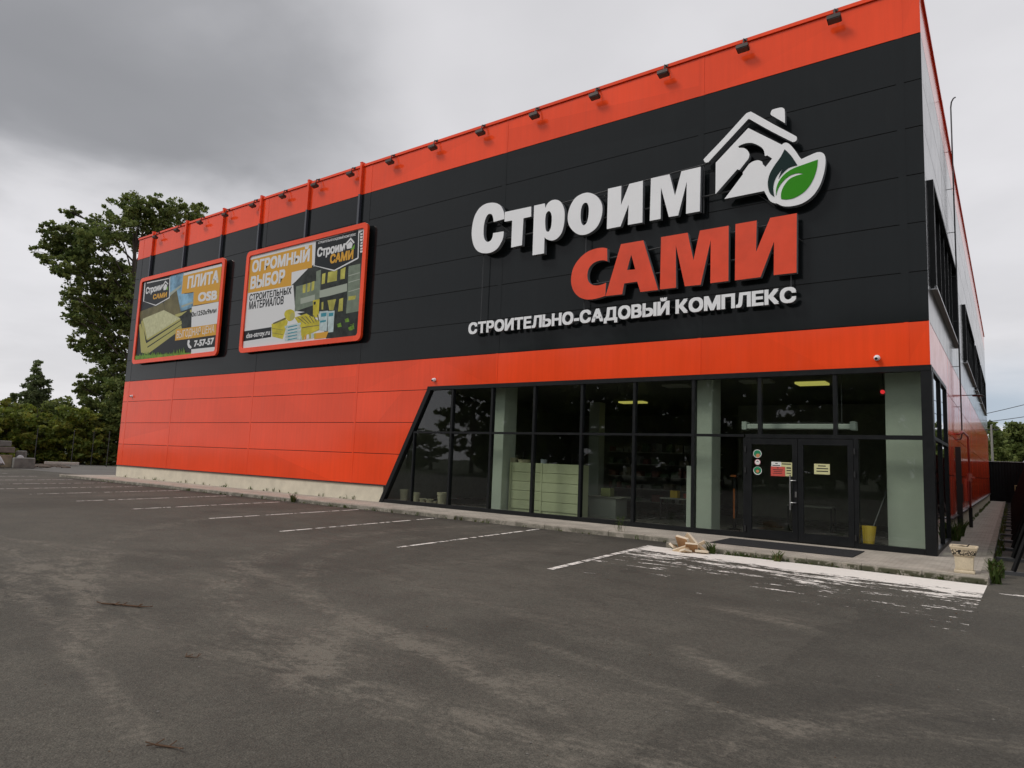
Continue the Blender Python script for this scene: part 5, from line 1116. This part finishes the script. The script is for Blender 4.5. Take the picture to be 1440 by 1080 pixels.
for k, (x, y, h, w, lab) in enumerate(((-1.2, 84, 8.6, 2.6, 'dark tree just right of the far end of the side wall'), (2.9, 88, 8.9, 2.4, 'broad tree above the far black fence'), (6.8, 86, 8.8, 2.6, 'dark tree at the right edge beyond the black fence'), (13, 90, 10.5, 3.2, 'tree beyond the fence outside the right edge'), (19, 86, 10, 3.2, 'last tree of the row beyond the fence, outside the right edge'), (.9, 93, 8.4, 2.4, 'tree farther back between the pole and the broad tree'))):
    q = random.Random(70+k); L_ = [(x+q.uniform(-w, w)*(.7 if z > h*.75 else 1), y+q.uniform(-w, w), z, q.uniform(.9, 1.5)) for z in np.linspace(1.4, h-.8, 26)]
    tree('far_tree', lab, 'tree', (x, y, GZ), L_, 40, .36, LEAF, 'trees beyond the far fence', .2, 20, .40, None, 90+k)
# birches across the road behind the photographer: they are what the shop glass mirrors
def birch(x, y, h, w, seed):
    q = random.Random(seed); L_ = [(x+q.uniform(-w, w)*(1.0 if z < h*.7 else .6), y+q.uniform(-w, w), z, q.uniform(.9, 1.6)) for z in np.linspace(1.6, h-.8, 34)]
    return tree('roadside_tree', 'tall leafy tree across the road, mirrored in the shop glass', 'tree', (x, y, GZ), L_, 40, .42, LEAF, 'trees across the road', .26, 16, .40, None, seed)
tp = birch(-50, -52, 15, 3.6, 200); kids = list(tp.children)
for x, y, s in ((-55.5, -51, 1.0), (-52, -62, 1.1), (-58, -66, .9), (-43, -50, 1.05), (-36, -53, .95), (-29.5, -50, 1.1), (-23, -52, 1.0), (-17, -50, 1.08), (-11, -53, .97), (-5, -50, 1.05), (1.5, -52, 1), (8, -50, 1.1), (-46.5, -60, 1.1), (-39, -61, 1.15), (-32, -60, 1.1), (-26, -61, 1.2), (-20, -60, 1.1), (-14, -61, 1.15), (-8, -60, 1.2), (-2, -61, 1.1), (5, -60, 1.1)):
    o = tp.copy(); COL.objects.link(o); o.location = (x, y, GZ); o.scale = (s, s, s*random.uniform(.95, 1.05)); o.rotation_euler = (0, 0, random.uniform(0, 6.28))
    for ch in kids: c2 = ch.copy(); COL.objects.link(c2); c2.parent = o; c2.matrix_parent_inverse = ch.matrix_parent_inverse.copy()
for x, y, s in ((-50, -68, .5), (-44, -67, .45), (-38, -69, .5), (-33, -67, .46), (-27, -69, .5), (-22, -67, .45), (-16, -69, .5), (-10, -67, .46), (-4, -69, .5), (2, -67, .47), (-90, -62, .42), (-80, -64, .45), (-71, -60, .40), (-63, -63, .43), (-57, -66, .38)):
    o = tp.copy(); COL.objects.link(o); o.location = (x, y, GZ); o.scale = (s*1.6, s*1.6, s); o.rotation_euler = (0, 0, random.uniform(0, 6.28)); o['label'] = 'low broad tree far across the road, mirrored low in the shop glass'; o['group'] = 'low trees far across the road'
    for ch in kids: c2 = ch.copy(); COL.objects.link(c2); c2.parent = o; c2.matrix_parent_inverse = ch.matrix_parent_inverse.copy()

# ------------------------------------------------------------------ rubble at the left edge
def block(u0, v0, u1, v1, d, depth, lab, m=GREYBLK, name='concrete_block', rot=0, bz=None):
    p, q = at_dist(u0, v1, d), at_dist(u1, v0, d); w = (Vector((q.x, q.y, 0))-Vector((p.x, p.y, 0))).length; h = q.z-p.z; ctr = (p+q)/2
    b = MB(); b.bbox(-w/2, -depth/2, 0, w/2, depth/2, h, .04); o = b.build(name, m); z = p.z if bz is None else bz
    o.location = (ctr.x, ctr.y, z); ang = math.atan2(q.y-p.y, q.x-p.x); o.rotation_euler = (0, 0, ang+R(rot)); return tag(o, lab, 'concrete block', 'concrete blocks at the left edge')
D0 = 58.5
gb = GZ
b1 = block(17, 643, 49, 657, D0, 1.1, 'grey concrete block in front, right end of the rubble', rot=6, bz=gb); 
block(22, 635, 37, 648, D0+2.0, 1.0, 'grey block standing behind the front one', rot=-8, bz=gb).scale.z = 1.75
block(-12, 640, 17, 657, D0+1.2, 1.3, 'tan weathered block at the left edge, base of the stack', mat('tan_block', (.25, .20, .14), .95, var=.35, scale=2), rot=3, bz=gb)
hz = gb+1.03
block(-14, 633, 20, 640, D0+1.2, 1.3, 'brown slab lying on the tan block at the left edge', mat('brown_slab', (.16, .135, .115), .95, var=.2), rot=4, bz=hz)
block(-16, 625, 16, 632, D0+1.2, 1.1, 'grey slab on top of the stack at the left edge', rot=1, bz=hz+.43)
def bag(pts, d, depth, lab):
    P_ = [at_dist(u, v, d) for u, v in pts]; ctr = sum(P_, Vector())/len(P_); nrm = Vector((CAM.x-ctr.x, CAM.y-ctr.y, 0)).normalized()
    cloud_ = []
    rng = random.Random(5)
    bm = bmesh.new()
    for w in P_:
        for s_ in (-depth*.5, -depth*.2, depth*.2, depth*.5):
            f = 1-.35*abs(s_)/(depth*.5); v = ctr.lerp(w, f)+nrm*s_; v.z = max(GZ, ctr.z+(w.z-ctr.z)*f) if w.z > GZ+.1 else GZ; bm.verts.new(v)
    bmesh.ops.convex_hull(bm, input=bm.verts[:]); bm.verts.ensure_lookup_table()
    for v in [v for v in bm.verts if not v.link_faces]: bm.verts.remove(v)
    b = MB(); b.bm(bm); return tag(b.build('white_bag', mat('white_sheet', (.62, .62, .64), .6, var=.08)), lab, 'bag', 'white bags by the rubble')
bag([(-14, 656), (9, 655), (4, 645), (-2, 637), (-8, 633), (-14, 634)], D0-1.5, 1.2, 'white sheeted bag leaning at the left edge before the blocks')
bag([(22, 644), (35, 644), (33, 641), (28, 639.5), (24, 641)], D0+.8, .8, 'small white bundle lying between the grey blocks')
p, q = at_dist(62, 652.5, 66), at_dist(111, 654.2, 66); b = MB()
ctr = (p+q)/2; w = (q-p).length; b.bbox(-w/2, -.15, 0, w/2, .15, .22, .02); o = b.build('concrete_beam', mat('pale_beam', (.50, .47, .42), .9, var=.1)); o.location = (ctr.x, ctr.y, GZ+.12); o.rotation_euler = (0, 0, math.atan2(q.y-p.y, q.x-p.x)); tag(o, 'long pale beam lying on scraps before the bushes', 'beam')
b = MB()
for k in range(26):
    u = random.uniform(40, 95); pp = at_dist(u, 655+random.uniform(-1, 2), random.uniform(61, 66)); s_ = random.uniform(.15, .45)
    bm = bmesh.new(); bmesh.ops.create_icosphere(bm, subdivisions=1, radius=s_)
    for v in bm.verts: v.co = Vector((pp.x+v.co.x*random.uniform(.8, 1.5), pp.y+v.co.y*random.uniform(.8, 1.3), GZ+max(-.02, v.co.z*.35+.03)))
    b.bm(bm)
b.build('rubble', mat('dirt', (.085, .065, .05), 1, var=.4)); setting(bpy.data.objects['rubble'], 'stuff')
for k, (u, d) in enumerate(((48, 69), (100, 68), (150, 67), (128, 70))):
    p = at_dist(u, 650, d); b = MB(); b.tube([(p.x, p.y, GZ), (p.x, p.y, GZ+3.0)], .03, 6); tag(b.build('fence_post', STEEL), f'{ORD[k]} thin grey post standing before the dark bushes at the left', 'post', 'thin posts before the bushes')
